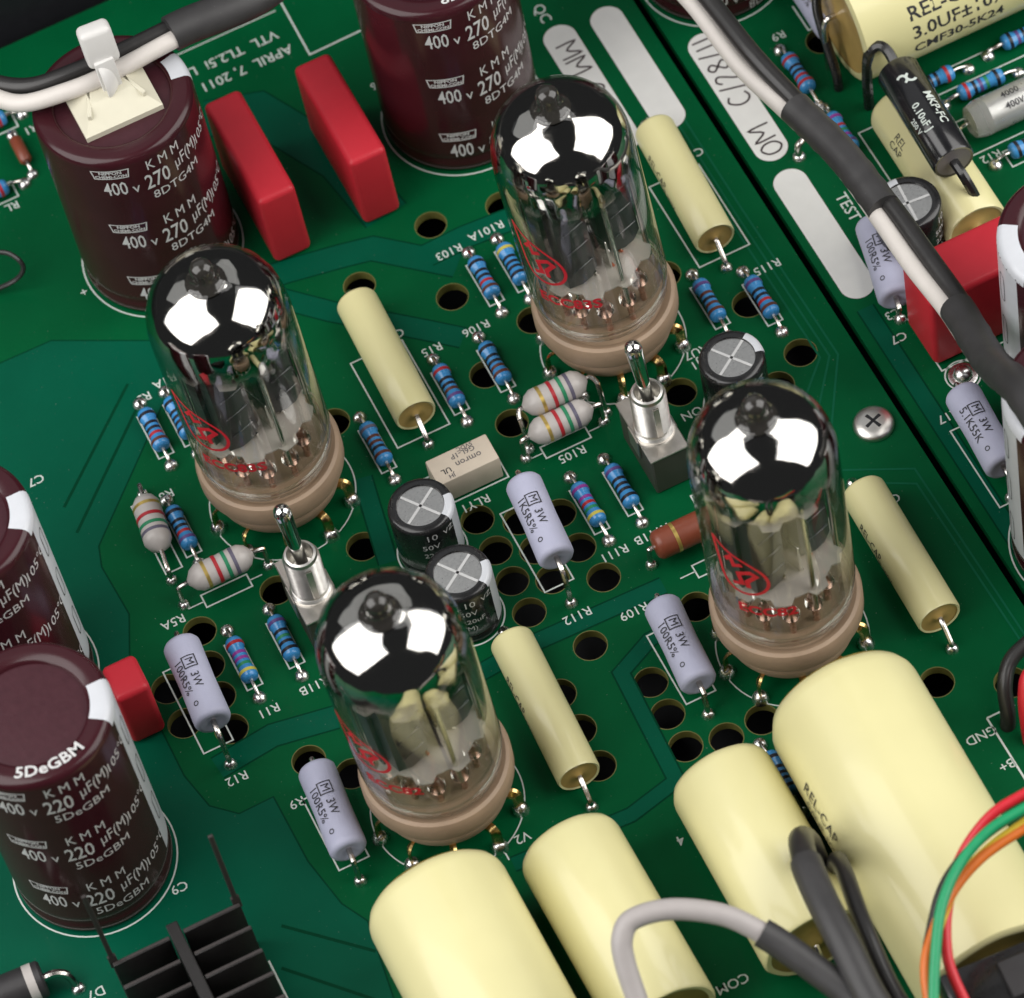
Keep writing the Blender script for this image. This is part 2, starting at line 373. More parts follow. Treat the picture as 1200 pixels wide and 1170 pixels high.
# copper areas below the solder mask: raised 35 microns with bevelled edge lines
ZC = [0.024]
def nz_(): ZC[0] += 0.0016; return ZC[0]
def copper(pts, b=board, z=0.030, m=COPPER):
    z = nz_()
    part('mask_gap', b, None, ribbon(pts, 0.5, 0.018, True, 0.0), GAP, sharp=0)
    part('copper_pour' if m is COPPER else 'mask_gap', b, None, poly(pts, z), m, sharp=0)
def trace(pts, w, b=board, z=0.030, m=COPPER):
    if m is COPPER: z = nz_()
    else: z = nz_() + 0.006
    if m is COPPER: part('mask_gap', b, None, ribbon(pts, w + 0.55, z - 0.0008 - .004, th=0.0), GAP, sharp=0)
    part('copper_trace', b, None, ribbon(pts, w, z, th=0.0), m, sharp=0)
copper([(-61.9,61),(-49.2,60.8),(-33.8,51.8),(-33.9,46.7),(-44.3,35.9),(-56.8,23.2),(-57.8,19.6),(-57.3,10.1),(-60.2,2.9),(-60.6,-6.3),(-60.6,-18.7),(-59.3,-25),(-56,-28.3),(-50.7,-28.2),(-50.5,-39.9),(-49,-48.3),(-46.9,-52.5),(-49.1,-69),(-60,-110),(-95,-110),(-125,-45.7),(-125,20),(-90,61)])
for g in ([(-41.9,47.6),(-58.7,32.0)], [(-41.4,43.8),(-58.7,26.9)], [(-57.7,-47.3),(-47.7,-57.3)], [(-60.3,-53.3),(-49.9,-65)]):
    part('mask_gap', board, None, ribbon(g, 0.5, 0.027, th=0.0), GAP, sharp=0)
trace([(-55.8,-19.9),(-46.7,-18.9),(-37.4,-20.7)], 3.6)
trace([(-17.5,55),(-12.6,54.3),(-4.1,52.6),(0.5,51.5),(4.1,48.1),(10.5,42)], 4.2)
trace([(-17.3,52.1),(-14,48.6),(-9.8,44.1),(1.3,33.7),(5.7,29.5)], 3.4)
trace([(-17.7,14.4),(-18.8,8.2),(-20.4,-0.9)], 2.6)
trace([(-28.8,-27.1),(-16.8,-24.3),(-7.9,-23.6),(12.8,-24.2)], 2.6)
trace([(13.4,-31.2),(7.2,-31.3),(1.2,-34.2),(0.4,-53.6),(-7.5,-55.4),(-25.3,-54.4)], 2.1)
trace([(-12.2,87.5),(-4.6,84.9),(3,68.9),(4.9,56)], 7.0)
trace([(7.2,46),(13.7,46.2),(21.8,45.6)], 4.0)
trace([(60.0,4),(60.0,-60)], 2.4, board_r)
for off in (0, 2.2, 4.2):
    trace([(49.8 + off * .6, 60), (49.8 + off * .6, 30), (50.2 + off * .6, -0.5 - off * .2), (42.5 + off * .8, -8.3 - off)], 0.32, z=0.04, m=LINE)
for off in (0, 2.4): trace([(44, -22 + off), (52.2 + off * .4, -27 + off), (52.8 + off * .4, -70)], 0.3, z=0.04, m=LINE)

# silkscreen
def silk(s, x, y, rot=180, size=2.1, b=board, bold=0.012):
    part('silkscreen_text', b, None, flat_text(s, size, x, y, rot, 0.062, bold), SILK, sharp=0)
def sline(pts, w=0.2, closed=False, b=board):
    part('silkscreen_line', b, None, ribbon(pts, w, 0.062, closed, 0.0), SILK, sharp=0)
def srect(x0, x1, y0, y1, b=board): sline([(x0, y0), (x1, y0), (x1, y1), (x0, y1)], 0.24, True, b)
for s, x, y in (('R3',-40.7,44.1),('R1A',-36.8,45.2),('R103',10.4,44.9),('R101A',17.0,45.6),('R106',8.1,30.1),('R15',0.7,30.0),('R6',-44.4,26.4),('C7',-60.6,38.6),
                ('R5A',-52.0,5.6),('R12',-54.0,-22.8),('R11',-45.6,-14.9),('R11B',-38.2,-14.4),('R9',-48.0,-30.6),('V2',-22.4,-51.2),('1',-25.5,-52.7),('RLY1',-5.0,2.0),
                ('R105',11.0,2.6),('R111',9.0,-15.8),('R111B',15.2,-15.6),('R112',-0.2,-22.6),('R109',7.2,-26.0),('ON',29.4,0.2),('J1',33.7,7.6),('12AU7',35.9,9.6),
                ('R115',50.8,18.0),('C',-2.3,35.2),('C',51.5,42.4),('C',48.4,-27.6),('GND',40.6,-68.0),('B+',41.5,-73.8),('C9',-68.0,-34.8),('D7',-84.6,-44.2),
                ('+',-41.4,66.8),('4',-3.3,-62.3),('6',13.4,79.7),('COM',-6.8,-85.4),('A2',-19.0,-22.4),('RL',-45.1,87.6),('R1',-37.0,100.0)):
    silk(s, x, y, size=2.1)
silk('APRIL  7, 2011', -2.6, 93.4, 180, 2.6); silk('VTL  TL2.5i  L', -3.2, 97.2, 180, 2.6)
sline([(-12, 101.5), (6, 101.5)], 0.2)
for s, x, y in (('R17',61.6,-19.0),('C3',63.0,1.0),('C7',61.8,-3.2),('R9',72.0,56.0),('R12',89.1,19.0)): silk(s, x, y, b=board_r)
silk('QC', 42.2, 79.0, -90, 2.6); silk('TEST', 66.2, 21.6, -90, 2.6, board_r); pass
for x0, x1, y0, y1 in ((-46.7,-39.4,5.4,7.7),(7.4,14.7,3.8,6.0),(-11.0,-2.5,16.5,33.8),(42.0,50.4,23.0,40.2),(17.8,25.0,-25.6,-23.3)): srect(x0, x1, y0, y1)
for x0, x1, y0, y1 in ((-49.2,-46.7,6.5,6.5),(-39.4,-37.4,6.5,6.5),(5.0,7.4,4.9,4.9),(14.7,16.6,4.9,4.9),(15.4,17.8,-24.4,-24.4)): sline([(x0, y0), (x1, y1)])
for x, y in ((-41.75,37),(12.8,36.9),(17.6,37),(7.7,22),(-44.8,19),(0,21.8),(-13.7,17.9),(-45.8,-6.1),(-39,-5.8),(9.1,-7.3),(14.7,-6.9),(40.3,16),(47.3,12.6),(-37.5,37)):
    srect(x - 1.2, x + 1.2, y - 4.3, y + 4.3)
for x, y0, y1 in ((-54.3,-16.8,-1.5),(-0.3,-16.8,-1.5),(9.3,-43.4,-30.6),(-44.8,-43.4,-30.6)): srect(x - 2.3, x + 2.3, y0, y1)
srect(-49.8, -47.2, 13.6, 27.0); srect(-9.9, 1.2, 3.7, 9.6); srect(22.9, 25.6, -20.0, -12.6)
for x, y in ((-29.4,17.3),(24.8,17.3),(-29.4,-41.3),(24.8,-41.3)): sline(arc(x, y, 10.9, 0, 360, 64)[:-1], 0.2, True)
for x, y, r in ((-27.7,67.8,12.5),(23.5,68.4,12.6),(-77,-25.2,11.75),(-75.5,8,11.75),(-13.8,-14.9,5.15),(-13.8,-2.1,5.15),(36.2,-1.7,5.15)): sline(arc(x, y, r, 0, 360, 64)[:-1], 0.24, True)
for x, y, r in ((69.3,73.6,11.9),(81,-25,11.9),(69.5,-47.5,11.8),(66.8,-13.8,2.6)): sline(arc(x, y, r, 0, 360, 64)[:-1], 0.24, True, board_r)
sline([(7.5,108),(7.2,90.6),(17.5,90.8)], 0.3); sline([(-61.4,-51.4),(-61.4,-66)], 0.3); sline([(42.6,-66),(42.6,-80)], 0.3); sline([(42.6,-66),(47,-66)], 0.3)
srect(60.6, 66.4, -36.5, -21.5, board_r); srect(64.5, 84, -11.6, -1.0, board_r); srect(74.0, 86.0, 2.5, 33.0, board_r)
srect(86.5, 104, 33.2, 37.0, board_r); srect(85.5, 104, 20.5, 27.3, board_r); srect(69.5, 72.6, 28.8, 38.2, board_r); srect(91, 104, 15.6, 18.8, board_r)
sline([(76.5,60),(76.5,54.5),(79.5,54.5)], 0.3, False, board_r); srect(-48.5,-38.5,101.6,105.0); srect(-53,-43.5,88.9,92.1)
# white writing blocks with pen marks
def stadium(cx, y0, y1, r, z):
    return poly(arc(cx, y1 - r, r, 0, 180, 20) + arc(cx, y0 + r, r, 180, 360, 20), z)
PENS = {'M': [[(0,0),(0,1.9),(.75,.8),(1.5,1.9),(1.6,0)]], 'C': [[(1.2,1.7),(.6,1.95),(.05,1.2),(.1,.4),(.6,0),(1.2,.2)]], 'O': [[(.7,1.9),(.1,1.4),(.05,.5),(.6,0),(1.2,.5),(1.2,1.4),(.75,1.9)]],
        '/': [[(0,-.3),(.6,2.1)]], '2': [[(0,1.5),(.4,1.9),(.9,1.5),(.1,0),(1.0,.05)]], '8': [[(.5,1),(.1,1.5),(.5,1.9),(.9,1.5),(.5,1),(0,.4),(.5,0),(1,.4),(.5,1)]], '1': [[(.3,0),(.35,1.9)]],
        'N': [[(0,0),(.1,1.9),(1.2,.1),(1.3,2)]]}
def pen(b, s, x, y, rot, sc=1.0):
    c, q = cos(radians(rot)), sin(radians(rot)); adv = 0.0
    for ch in s:
        if ch != ' ':
            for st in PENS[ch]:
                P = smooth_path([(a, d, 0) for a, d in st], 4)
                pts = [(x + ((p.x + adv) * c - p.y * q) * sc, y + ((p.x + adv) * q + p.y * c) * sc) for p in P]
                part('pen_stroke', b, None, ribbon(pts, 0.34, 0.075, th=0.0), PEN, sharp=0)
            adv += max(a for st in PENS[ch] for a, d in st) + 0.5
        else: adv += 1.2
for b, cx, y0, y1 in ((board,42.6,48,75.7),(board,50.5,48.3,75.2),(board_r,61.3,34.9,62.6),(board_r,60.9,5.8,32.6)):
    part('writing_block', b, None, stadium(cx, y0, y1, 2.65, 0.058), WHITEPAD, sharp=0)
pen(board, 'MM C', 41.1, 71.6, -90, 1.7); pen(board_r, 'OM  C/28/11', 63.0, 36.2, 90, 1.75)

# ------------------------------------------------------------------ shared component pieces
def dome(r, h): return lathe([(0, h), (r * .35, h * .96), (r * .68, h * .78), (r * .9, h * .42), (r, 0.0)][::-1], 14)
def solder(parent, x, y, r=0.95, h=0.9):
    return part('solder_joint', parent, 'solder_%.2f_%.2f' % (r, h), lambda: dome(r, h), SOLDER, (x, y, 0.02), (0, 0, random.uniform(0, 6)))
def lead(parent, key, pts, r=0.33, m=TIN, name='lead', sub=5, n=8):
    return part(name, parent, key, lambda: tube(pts, r, n, sub), m)
def blue_resistor(x, y, label, bands='kknkr', axis='y', span=6.3, z=1.45, flip=False):
    rot = (0 if axis == 'y' else -pi / 2) + (pi if flip else 0) + radians(random.uniform(-1.5, 1.5))
    t = thing('resistor', label, 'resistor', (x, y, 0), rot, 'small blue resistors')
    prof = [(0, -3.75), (.75, -3.75), (1.1, -3.62), (1.3, -3.2), (1.34, -2.6), (1.28, -2.1), (1.1, -1.65), (1.08, 0), (1.1, 1.65), (1.28, 2.1), (1.34, 2.6), (1.3, 3.2), (1.1, 3.62), (.75, 3.75), (0, 3.75)]
    def body(): v, f = lathe(prof, 20); return rx90(v), f
    part('body', t, 'blue_body', body, BLUE, (0, 0, z), sharp=60)
    for yy, r, ch in zip((-2.6, -1.25, -.25, .8, 2.5), (1.345, 1.09, 1.085, 1.09, 1.345), bands):
        def bd(r=r): v, f = lathe([(r - .1, -.28), (r + .02, -.26), (r + .02, .26), (r - .1, .28)], 20); return rx90(v), f
        part('colour_band', t, 'bband_%.3f' % r, bd, BAND[ch], (0, yy, z), sharp=60)
    for s in (-1, 1):
        lead(t, 'blead%d_%.1f' % (s, span), [(0, s * 3.6, z), (0, s * (span - 1.6), z), (0, s * (span - .5), z - .35), (0, s * span, .5), (0, s * span, -.5)], 0.3)
        solder(t, 0, s * span, 1.12, .95)
    return t
B5 = ['kknkr', 'nkkrn', 'rkknr', 'nvkkn', 'kkrkn', 'rknkk']
BR = [(-41.75,37,'blue banded resistor printed R3 beside a vacuum tube','kkkrn'),(12.8,36.9,'blue banded resistor printed R103','kkkrn'),(17.6,37,'blue banded resistor printed R101A against a tube','ykkkk'),
 (7.7,22,'blue banded resistor printed R106 beside a tube socket','kkknn'),(-44.8,19,'blue banded resistor printed R6','kkkrv'),(0,21.8,'blue banded resistor printed R15','rkknv'),
 (-13.7,17.9,'plain blue resistor between a tube socket and a slim yellow capacitor','ennkn'),(-45.8,-6.1,'violet and yellow banded blue resistor printed R11','rppgy'),
 (-39,-5.8,'blue banded resistor printed R11B','vkgkk'),(9.1,-7.3,'violet and red banded blue resistor printed R111','pprgy'),(14.7,-6.9,'blue banded resistor printed R111B','vkkkk'),
 (40.3,16,'blue resistor with its lead ending behind a small electrolytic capacitor','vnknn'),(47.3,12.6,'blue banded resistor printed R115','vkkrn'),(-37.5,37,'blue banded resistor printed R1A half behind a tube','kkkkk')]
for i, (x, y, lb, bn) in enumerate(BR): blue_resistor(x, y, lb, bn[::-1])
blue_resistor(71, 47, 'blue resistor with red and black bands next to the REL-CAP capacitor', 'rrkkr')
blue_resistor(71.5, 33.5, 'blue resistor half under the grey sleeved cable', 'vpgrp')
blue_resistor(87.6, 35.1, 'blue resistor half behind the black film capacitor', 'kvkkr', 'x')
blue_resistor(93.8, 30.7, 'blue banded resistor beside the clear foil capacitor', 'rkvgk', 'x')
blue_resistor(104, 35.8, 'blue resistor below the REL-CAP lettering', 'kvkkr', 'x')
blue_resistor(95.2, 17.2, 'blue resistor printed R12 across the board gap', 'kkvkk', 'x')
blue_resistor(-43.4, 103.3, 'blue resistor beside the chassis wall and tied cable', 'kkvkr', 'x')
blue_resistor(-48.1, 90.5, 'blue resistor printed RL beside a tall maroon capacitor', 'kkvkr', 'x')
blue_resistor(13.2, -60.6, 'blue resistor tucked between two large yellow capacitors', 'kkkkk')

def cement_resistor(p0, p1, z, label, txt='100R5%', span=11.4, far=True):
    d = Vector((p1[0] - p0[0], p1[1] - p0[1])); c = ((p0[0] + p1[0]) / 2, (p0[1] + p1[1]) / 2)
    t = thing('power_resistor', label, 'resistor', (c[0], c[1], 0), atan2(-d.x, d.y), 'pale grey power resistors')
    h = 7.25; R = 2.7
    prof = [(0, -h + .5), (1.0, -h + .4), (1.8, -h), (2.42, -h + .15), (R, -h + .6), (R + .03, -h + 1.2), (R - .08, 0), (R + .03, h - 1.2), (R, h - .6), (2.42, h - .15), (1.8, h), (1.0, h - .4), (0, h - .5)]
    def body(): v, f = lathe(prof, 32); return rx90(v), f
    b = part('body', t, 'cement_body', body, LGREY, (0, 0, z), sharp=60)
    # printing on the upper side, reading along the axis towards the near end
    def pr(g, x0, y0):
        V, F = g; out = []
        for a, bb, _ in V:
            ph = (x0 + bb) / R; out.append((R * 1.022 * sin(ph), y0 - a, R * 1.022 * cos(ph)))
        return out, F
    part('printed_text', b, None, pr(ribbon([(-.95, -.95), (.95, -.95), (.95, .95), (-.95, .95)], .16, closed=True, dens=True), .1, 2.2), DARKINK, sharp=0)
    part('printed_text', b, None, pr(text('M', 1.7), .1, 2.2), DARKINK, sharp=0)
    part('printed_text', b, None, pr(text('3W', 1.7), .1, -1.0), DARKINK, sharp=0)
    part('printed_text', b, None, pr(text(txt, 1.8), -1.75, .2), DARKINK, sharp=0)
    part('printed_text', b, None, pr(text('o', 1.8), -1.2, -4.6), DARKINK, sharp=0)
    for s in (-1, 1):
        lead(t, 'clead%d_%.1f_%.1f' % (s, z, span), [(0, s * (h - .8), z), (0, s * (h + 1.6), z - .1), (0, s * (span - .6), z - 1.3), (0, s * span, z - 3.2), (0, s * span, .6), (0, s * span, -.6)], 0.42)
        solder(t, 0, s * span, 1.0, 1.1)
    return t
cement_resistor((-53.7,-16.9), (-52.9,-3.2), 7.2, 'pale grey power resistor printed R12 over round holes', '100R5%', 10.3)
cement_resistor((0.2,-17.0), (1.4,-3.2), 7.6, 'pale grey power resistor printed R112 amid a grid of holes', '1K5R5%', 10.3)
cement_resistor((-45.0,-44.4), (-43.9,-30.4), 5.8, 'pale grey power resistor printed R9 beside the V2 tube', '100R5%', 9.0)
cement_resistor((9.1,-44.4), (10.1,-30.5), 5.8, 'pale grey power resistor beside four holes and a tube socket', '100R5%', 9.0)
cement_resistor((62.9,-33.4), (63.6,-20.4), 5.6, 'pale grey power resistor printed R17 half under the sleeved cable', '5.1K55K', 9.0)
cement_resistor((64.3,3.0), (66.6,12.8), 3.4, 'bluish grey resistor under the white and black cable near C3', '100R5%', 8.6)
cement_resistor((78.9,50.5), (78.9,64.5), 3.4, 'grey resistor behind the end of the REL-CAP capacitor', '100R5%', 8.6)

def banded_resistor(c, axis, z, label, bands, m=GREYLAC, span=6.1, R=2.1, hl=4.95, s2=None, rz=0.0, lead_to=None):
    t = thing('banded_resistor', label, 'resistor', (c[0], c[1], 0), (0 if axis == 'y' else -pi / 2) + rz, 'banded carbon resistors' if m is GREYLAC else None)
    prof = [(0, -hl - .25), (.45, -hl - .2), (.9, -hl + .15), (1.55, -hl + .6), (R, -hl + 1.6), (R * 1.01, -hl + 2.2), (R * .97, 0), (R * 1.01, hl - 2.2), (R, hl - 1.6), (1.55, hl - .6), (.9, hl - .15), (.45, hl + .2), (0, hl + .25)]
    if m is BROWNLAC: prof = [(0, -hl), (.6, -hl - .05), (1.7, -hl + .1), (R - .1, -hl + .55), (R, -hl + 1.2), (R, hl - 1.2), (R - .1, hl - .55), (1.7, hl - .1), (.6, hl + .05), (0, hl)]
    def body(): v, f = lathe(prof, 28); return rx90(v), f
    part('body', t, 'band_body_%.1f' % hl, body, m, (0, 0, z), sharp=70)
    for yy, ch in bands:
        def bd(): v, f = lathe([(R * .9, -.3), (R * 1.018, -.27), (R * 1.018, .27), (R * .9, .3)], 28); return rx90(v), f
        part('colour_band', t, 'cband%.2f' % R, bd, BAND[ch], (0, yy, z), sharp=60)
    for s in (-1, 1):
        sp = span if s > 0 or s2 is None else s2
        off = 0 if lead_to is None else lead_to
        lead(t, None, [(0, s * (hl - .1), z), (0, s * (hl + .8), z), (off * .3, s * (sp - .1), z - .25), (off * .6, s * sp, z - 1.2), (off, s * sp, .6), (off, s * sp, -.5)], 0.38)
        solder(t, off, s * sp, .95, 1.0)
    return t
GB = [(2.2, 'e'), (1.0, 'g'), (-.5, 'r'), (-2.3, 'o')]
banded_resistor((-42.7, 7.4), 'x', 5.0, 'grey resistor with red and green bands above its R5 outline', GB, span=6.8)
banded_resistor((11.1, 5.3), 'x', 5.0, 'grey banded resistor beside the R105 outline, lower of the touching pair', GB, span=6.4)
banded_resistor((12.2, 9.2), 'x', 6.6, 'grey banded resistor touching the tube socket, upper of the touching pair', GB, span=6.3, lead_to=2.6)
banded_resistor((-48.4, 20.7), 'y', 3.2, 'grey banded resistor standing alongside blue R6', [(-2.2, 'e'), (-1.0, 'g'), (.6, 'r'), (2.6, 'o')], span=7.4, s2=8.6, rz=radians(-7))
banded_resistor((19.0, -20.3), 'x', 4.2, 'rust brown resistor with one gold band reaching behind a tube', [(-2.0, 'o')], BROWNLAC, span=6.2, R=2.25, hl=5.3)

def film_cap(c0, c1, r, z, label, big=False, printed=None, group='slim yellow film capacitors', name='film_capacitor', span_extra=3.4, dark_end=False):
    """cream yellow axial film capacitor between the points c0 (near end) and c1 (far end)"""
    d = Vector((c1[0] - c0[0], c1[1] - c0[1])); L = d.length / 2; c = ((c0[0] + c1[0]) / 2, (c0[1] + c1[1]) / 2)
    t = thing(name, label, 'capacitor', (c[0], c[1], 0), atan2(-d.x, d.y), group)
    b_ = .17 * r if big else .15 * r
    prof = [(r * .86, -L + .12), (r * .95, -L), (r, -L + .35), (r, 0), (r, L - b_ * 1.5), (r * .985, L - b_), (r * .93, L - b_ * .35), (r * .82, L), (r * .78, L - .3)]
    k1, k2, k3 = random.uniform(0, 6), random.uniform(0, 6), random.uniform(0, 6); am = .006 if big else .003
    def body():
        v, f = lathe(prof, 96 if big else 56); o = []
        for x_, y_, z_ in v:
            a = atan2(y_, x_); q = 1 + am * (sin(3 * a + k1) + .7 * sin(7 * a + k2 + .02 * z_) + .5 * sin(11 * a + k3)) ; o.append((x_ * q, y_ * q, z_))
        return rx90(o), f
    b = part('wrap', t, None, body, YELLOW, (0, 0, z), sharp=50)
    for s in (-1, 1):
        def ep(s=s):
            e = -L + .22 if s < 0 else L - .3
            pf = [(r * .90, e), (r * .6, e - .06 * r * s), (r * .22, e - .03 * r * s), (r * .14, e + .08 * r * s), (0, e + .12 * r * s)]
            v, f = lathe(pf, 40); return rx90(v), f
        part('end_seal', t, None, ep, EPOXYO if dark_end else EPOXYY, (0, 0, z), sharp=50)
        yy = s * (L + span_extra)
        lead(t, None, [(0, s * (L - .4), z), (0, s * (L + .7), z - .15), (0, s * (L + span_extra - .6), max(z * .55, 1.2)), (0, yy, 1.0), (0, yy, -.5)], 0.42)
        solder(t, 0, yy, 1.0, 1.1)
    if printed:
        for s, size, y0, ph in printed:
            V, F = text(s, size); rr = r * 1.006 + .05
            part('printed_text', b, None, ([(rr * sin(radians(ph) + bb / rr), y0 - a, rr * cos(radians(ph) + bb / rr)) for a, bb, _ in V], F), DARKINK, sharp=0)
    return t
PR = [('REL-CAP', 1.7, 3.0, -74), ('.1UF 200V', 1.4, -1.0, -90)]
film_cap((-6.7,18.1), (-6.1,41.6), 3.2, 3.4, 'slim yellow capacitor in the outline next to R15')
film_cap((45.6,24.2), (46.7,47.6), 3.2, 3.4, 'slim yellow capacitor touching a white writing block', printed=PR)
film_cap((-11.7,-48.3), (-10.7,-23.4), 3.2, 3.5, 'slim yellow capacitor between the V2 tube and the hole grid', printed=PR)
film_cap((43.7,-50.4), (44.1,-25.9), 3.3, 3.5, 'slim yellow capacitor by the board edge below the screw', printed=PR)
BG = 'large yellow film capacitors'
film_cap((-37.6,-118), (-37.8,-58.2), 10.2, 10.4, 'large yellow capacitor in front of the V2 tube socket', True, None, BG, dark_end=True)
film_cap((-17.8,-89.6), (-18.2,-59.0), 7.35, 7.5, 'medium yellow capacitor under the grey looped wire', True, None, BG, dark_end=True)
film_cap((4.5,-89.0), (4.7,-59.5), 7.45, 7.5, 'medium yellow capacitor under the black sleeved cable end', True, None, BG, dark_end=True)
film_cap((23.0,-106.5), (23.9,-58.6), 11.05, 11.15, 'largest yellow capacitor crossed by the coloured wires', True, [('REL-CAP', 2.6, 7.0, -74), ('5.0UF 10%', 2.2, 6.0, -88)], BG, dark_end=True)
z2 = film_cap((79.5,5.0), (79.9,31.0), 4.9, 5.1, 'yellow capacitor with the black capacitor lying on top', True, [('REL', 1.8, 4.5, -48), ('CAP', 1.8, 4.5, -66)], BG, span_extra=2.2)
# REL-CAP lying across, reading along its length
t = thing('film_capacitor', 'large yellow capacitor printed REL-CAP 3.0UF 200V', 'capacitor', (97, 46.4, 0), 0, BG)
r = 11.0; Lh = 19.3
def zb():
    v, f = lathe([(r * .86, -Lh + .12), (r * .95, -Lh), (r, -Lh + .4), (r, Lh - .4), (r * .95, Lh), (r * .86, Lh - .12)], 64); return rzx(v), f
b = part('wrap', t, None, zb, YELLOW, (0, 0, r + .6), sharp=50)
for s in (-1, 1):
    def ze(s=s):
        e = s * (Lh - .25); v, f = lathe([(r * .9, e), (r * .5, e - .5 * s), (r * .12, e - .3 * s), (0, e + .3 * s)], 40); return rzx(v), f
    part('end_seal', t, None, ze, EPOXYY, (0, 0, r + .6), sharp=50)
    lead(t, None, [(s * (Lh - .6), 0, r + .6), (s * (Lh + 1.4), 0, r + .4), (s * (Lh + 1.9), 0, r - 3), (s * (Lh + 1.9), 0, -.5)], .5)
for s, size, ph in (('REL-CAP', 3.4, 61), ('3.0UF±10%200V', 3.4, 79), ('CMF30-5K24', 2.8, 97)):
    V, F = text(s, size, 'LEFT', .05); rr = r * 1.004
    part('printed_text', b, None, ([(a - 11.5, -rr * sin(radians(ph) - bb / rr), rr * cos(radians(ph) - bb / rr)) for a, bb, _ in V], F), DARKINK, sharp=0)

# black axial film capacitor on top of a yellow one
t = thing('film_capacitor', 'black axial film capacitor with white MKP-FC lettering', 'capacitor', (80.2, 21.6, 0), radians(-2.0))
def mk(): v, f = lathe([(2.6, -9.5), (3.0, -9.6), (3.15, -9.3), (3.15, 9.3), (3.0, 9.6), (2.6, 9.5)], 8, pi / 8); return rx90(v), f
def mkr(): v, f = lathe([(2.75, -9.5), (3.1, -9.6), (3.3, -9.3), (3.3, 9.3), (3.1, 9.6), (2.75, 9.5)], 40); return rx90([(x, y, z) for x, y, z in v]), f
b = part('wrap', t, None, mkr, MKPBLK, (0, 0, 13.1), sharp=40)
for s in (-1, 1):
    def me_(s=s): v, f = lathe([(2.95, s * 9.5), (1.2, s * 9.45), (.6, s * 9.6), (0, s * 9.7)], 36); return rx90(v), f
    part('end_seal', t, None, me_, GREYEP, (0, 0, 13.1), sharp=50)
for s, size, y0, ph in (('MKP-FC', 1.9, -1.2, 22), ('0.10uF J', 1.7, -2.0, -24), ('250 V', 1.2, -2.6, -52)):
    V, F = text(s, size, 'CENTER', .04); rr = 3.37
    part('printed_text', b, None, ([(rr * sin(radians(ph) + bb / rr), y0 - a, rr * cos(radians(ph) + bb / rr)) for a, bb, _ in V], F), SILK, sharp=0)
for k in range(2):
    V, F = ribbon(arc(0, 0, .75, 20 + k * 180, 230 + k * 180, 10), .42); rr = 3.37
    part('printed_mark', b, None, ([(rr * sin((bb + (k - .5) * 1.5 - .3) / rr), 5.4 - a, rr * cos((bb + (k - .5) * 1.5 - .3) / rr)) for a, bb, _ in V], F), SILK, sharp=0)
lead(t, None, [(0, 9.4, 13.1), (.1, 12.4, 14.2), (-.8, 14.0, 14.8), (-2.4, 14.3, 13.4), (-3.0, 14.6, 8), (-3.0, 15.0, 0)], .85, BLACKPL, 'sleeved_lead')
lead(t, None, [(0, -9.4, 13.1), (.3, -12.2, 12.4), (1.2, -14.2, 8.5), (1.6, -14.9, 3), (1.6, -14.9, 0)], .8, BLACKPL, 'sleeved_lead')
# clear foil capacitor
t = thing('foil_capacitor', 'clear polystyrene capacitor with silver foil marked 400V', 'capacitor', (97.5, 24.0, 0))
def cf(): v, f = lathe([(0, -9.2), (1.6, -9.4), (2.5, -9), (2.95, -7.5), (2.95, 9), (0, 9)], 36); return rzx(v), f
def cf2(): v, f = lathe([(0, -6.2), (2.4, -6.2), (2.4, 8.8), (0, 8.8)], 36); return rzx(v), f
part('clear_wrap', t, None, cf, CLEARPS, (0, 0, 3.1)); w = part('foil_roll', t, None, cf2, FOIL, (0, 0, 3.1))
for s, size, ph in (('4000', 1.5, -2), ('400V', 1.5, 36)):
    V, F = text(s, size, 'CENTER', .03); rr = 2.99
    part('printed_text', t, None, ([(a - 2.2, -rr * sin(radians(ph) - bb / rr), 3.1 + rr * cos(radians(ph) - bb / rr)) for a, bb, _ in V], F), DARKINK, sharp=0)
for s in (-1, 1): lead(t, None, [(s * 8.8, 0, 3.1), (s * 10.5, 0, 2.9), (s * 11.2, 0, 1.6), (s * 11.2, 0, -.4)], .35)

# red box film capacitors
def red_cap(x0, x1, y0, y1, h, label):
    t = thing('box_capacitor', label, 'capacitor', ((x0 + x1) / 2, (y0 + y1) / 2, 0), 0, 'red box capacitors')
    dx, dy = x1 - x0, y1 - y0
    part('case', t, None, rbox(dx, dy, h - .25, .95, 5, (0, 0, 0.25 + (h - .25) / 2)), RED, sharp=50)
    along = dy > dx
    for s in (-1, 1):
        px, py = (0, s * (dy / 2 - 2.2)) if along else (s * (dx / 2 - 2.2), 0)
        part('lead', t, 'red_pin', lambda: tube([(0, 0, .6), (0, 0, -1.9)], .35, 8, 1), TIN, (px, py, 0))
red_cap(-13.5, -7.4, 56.0, 77.8, 16.0, 'red box capacitor close to the cable-tied maroon capacitor')
red_cap(1.3, 7.4, 55.6, 77.2, 15.9, 'red box capacitor at the corner of a white line')
red_cap(-64.9, -59.7, -10.8, -4.4, 13.0, 'small red box capacitor hugged by a maroon capacitor')
red_cap(64.0, 81.0, -10.7, -1.5, 16.2, 'red box capacitor crossed by the white and black cable')

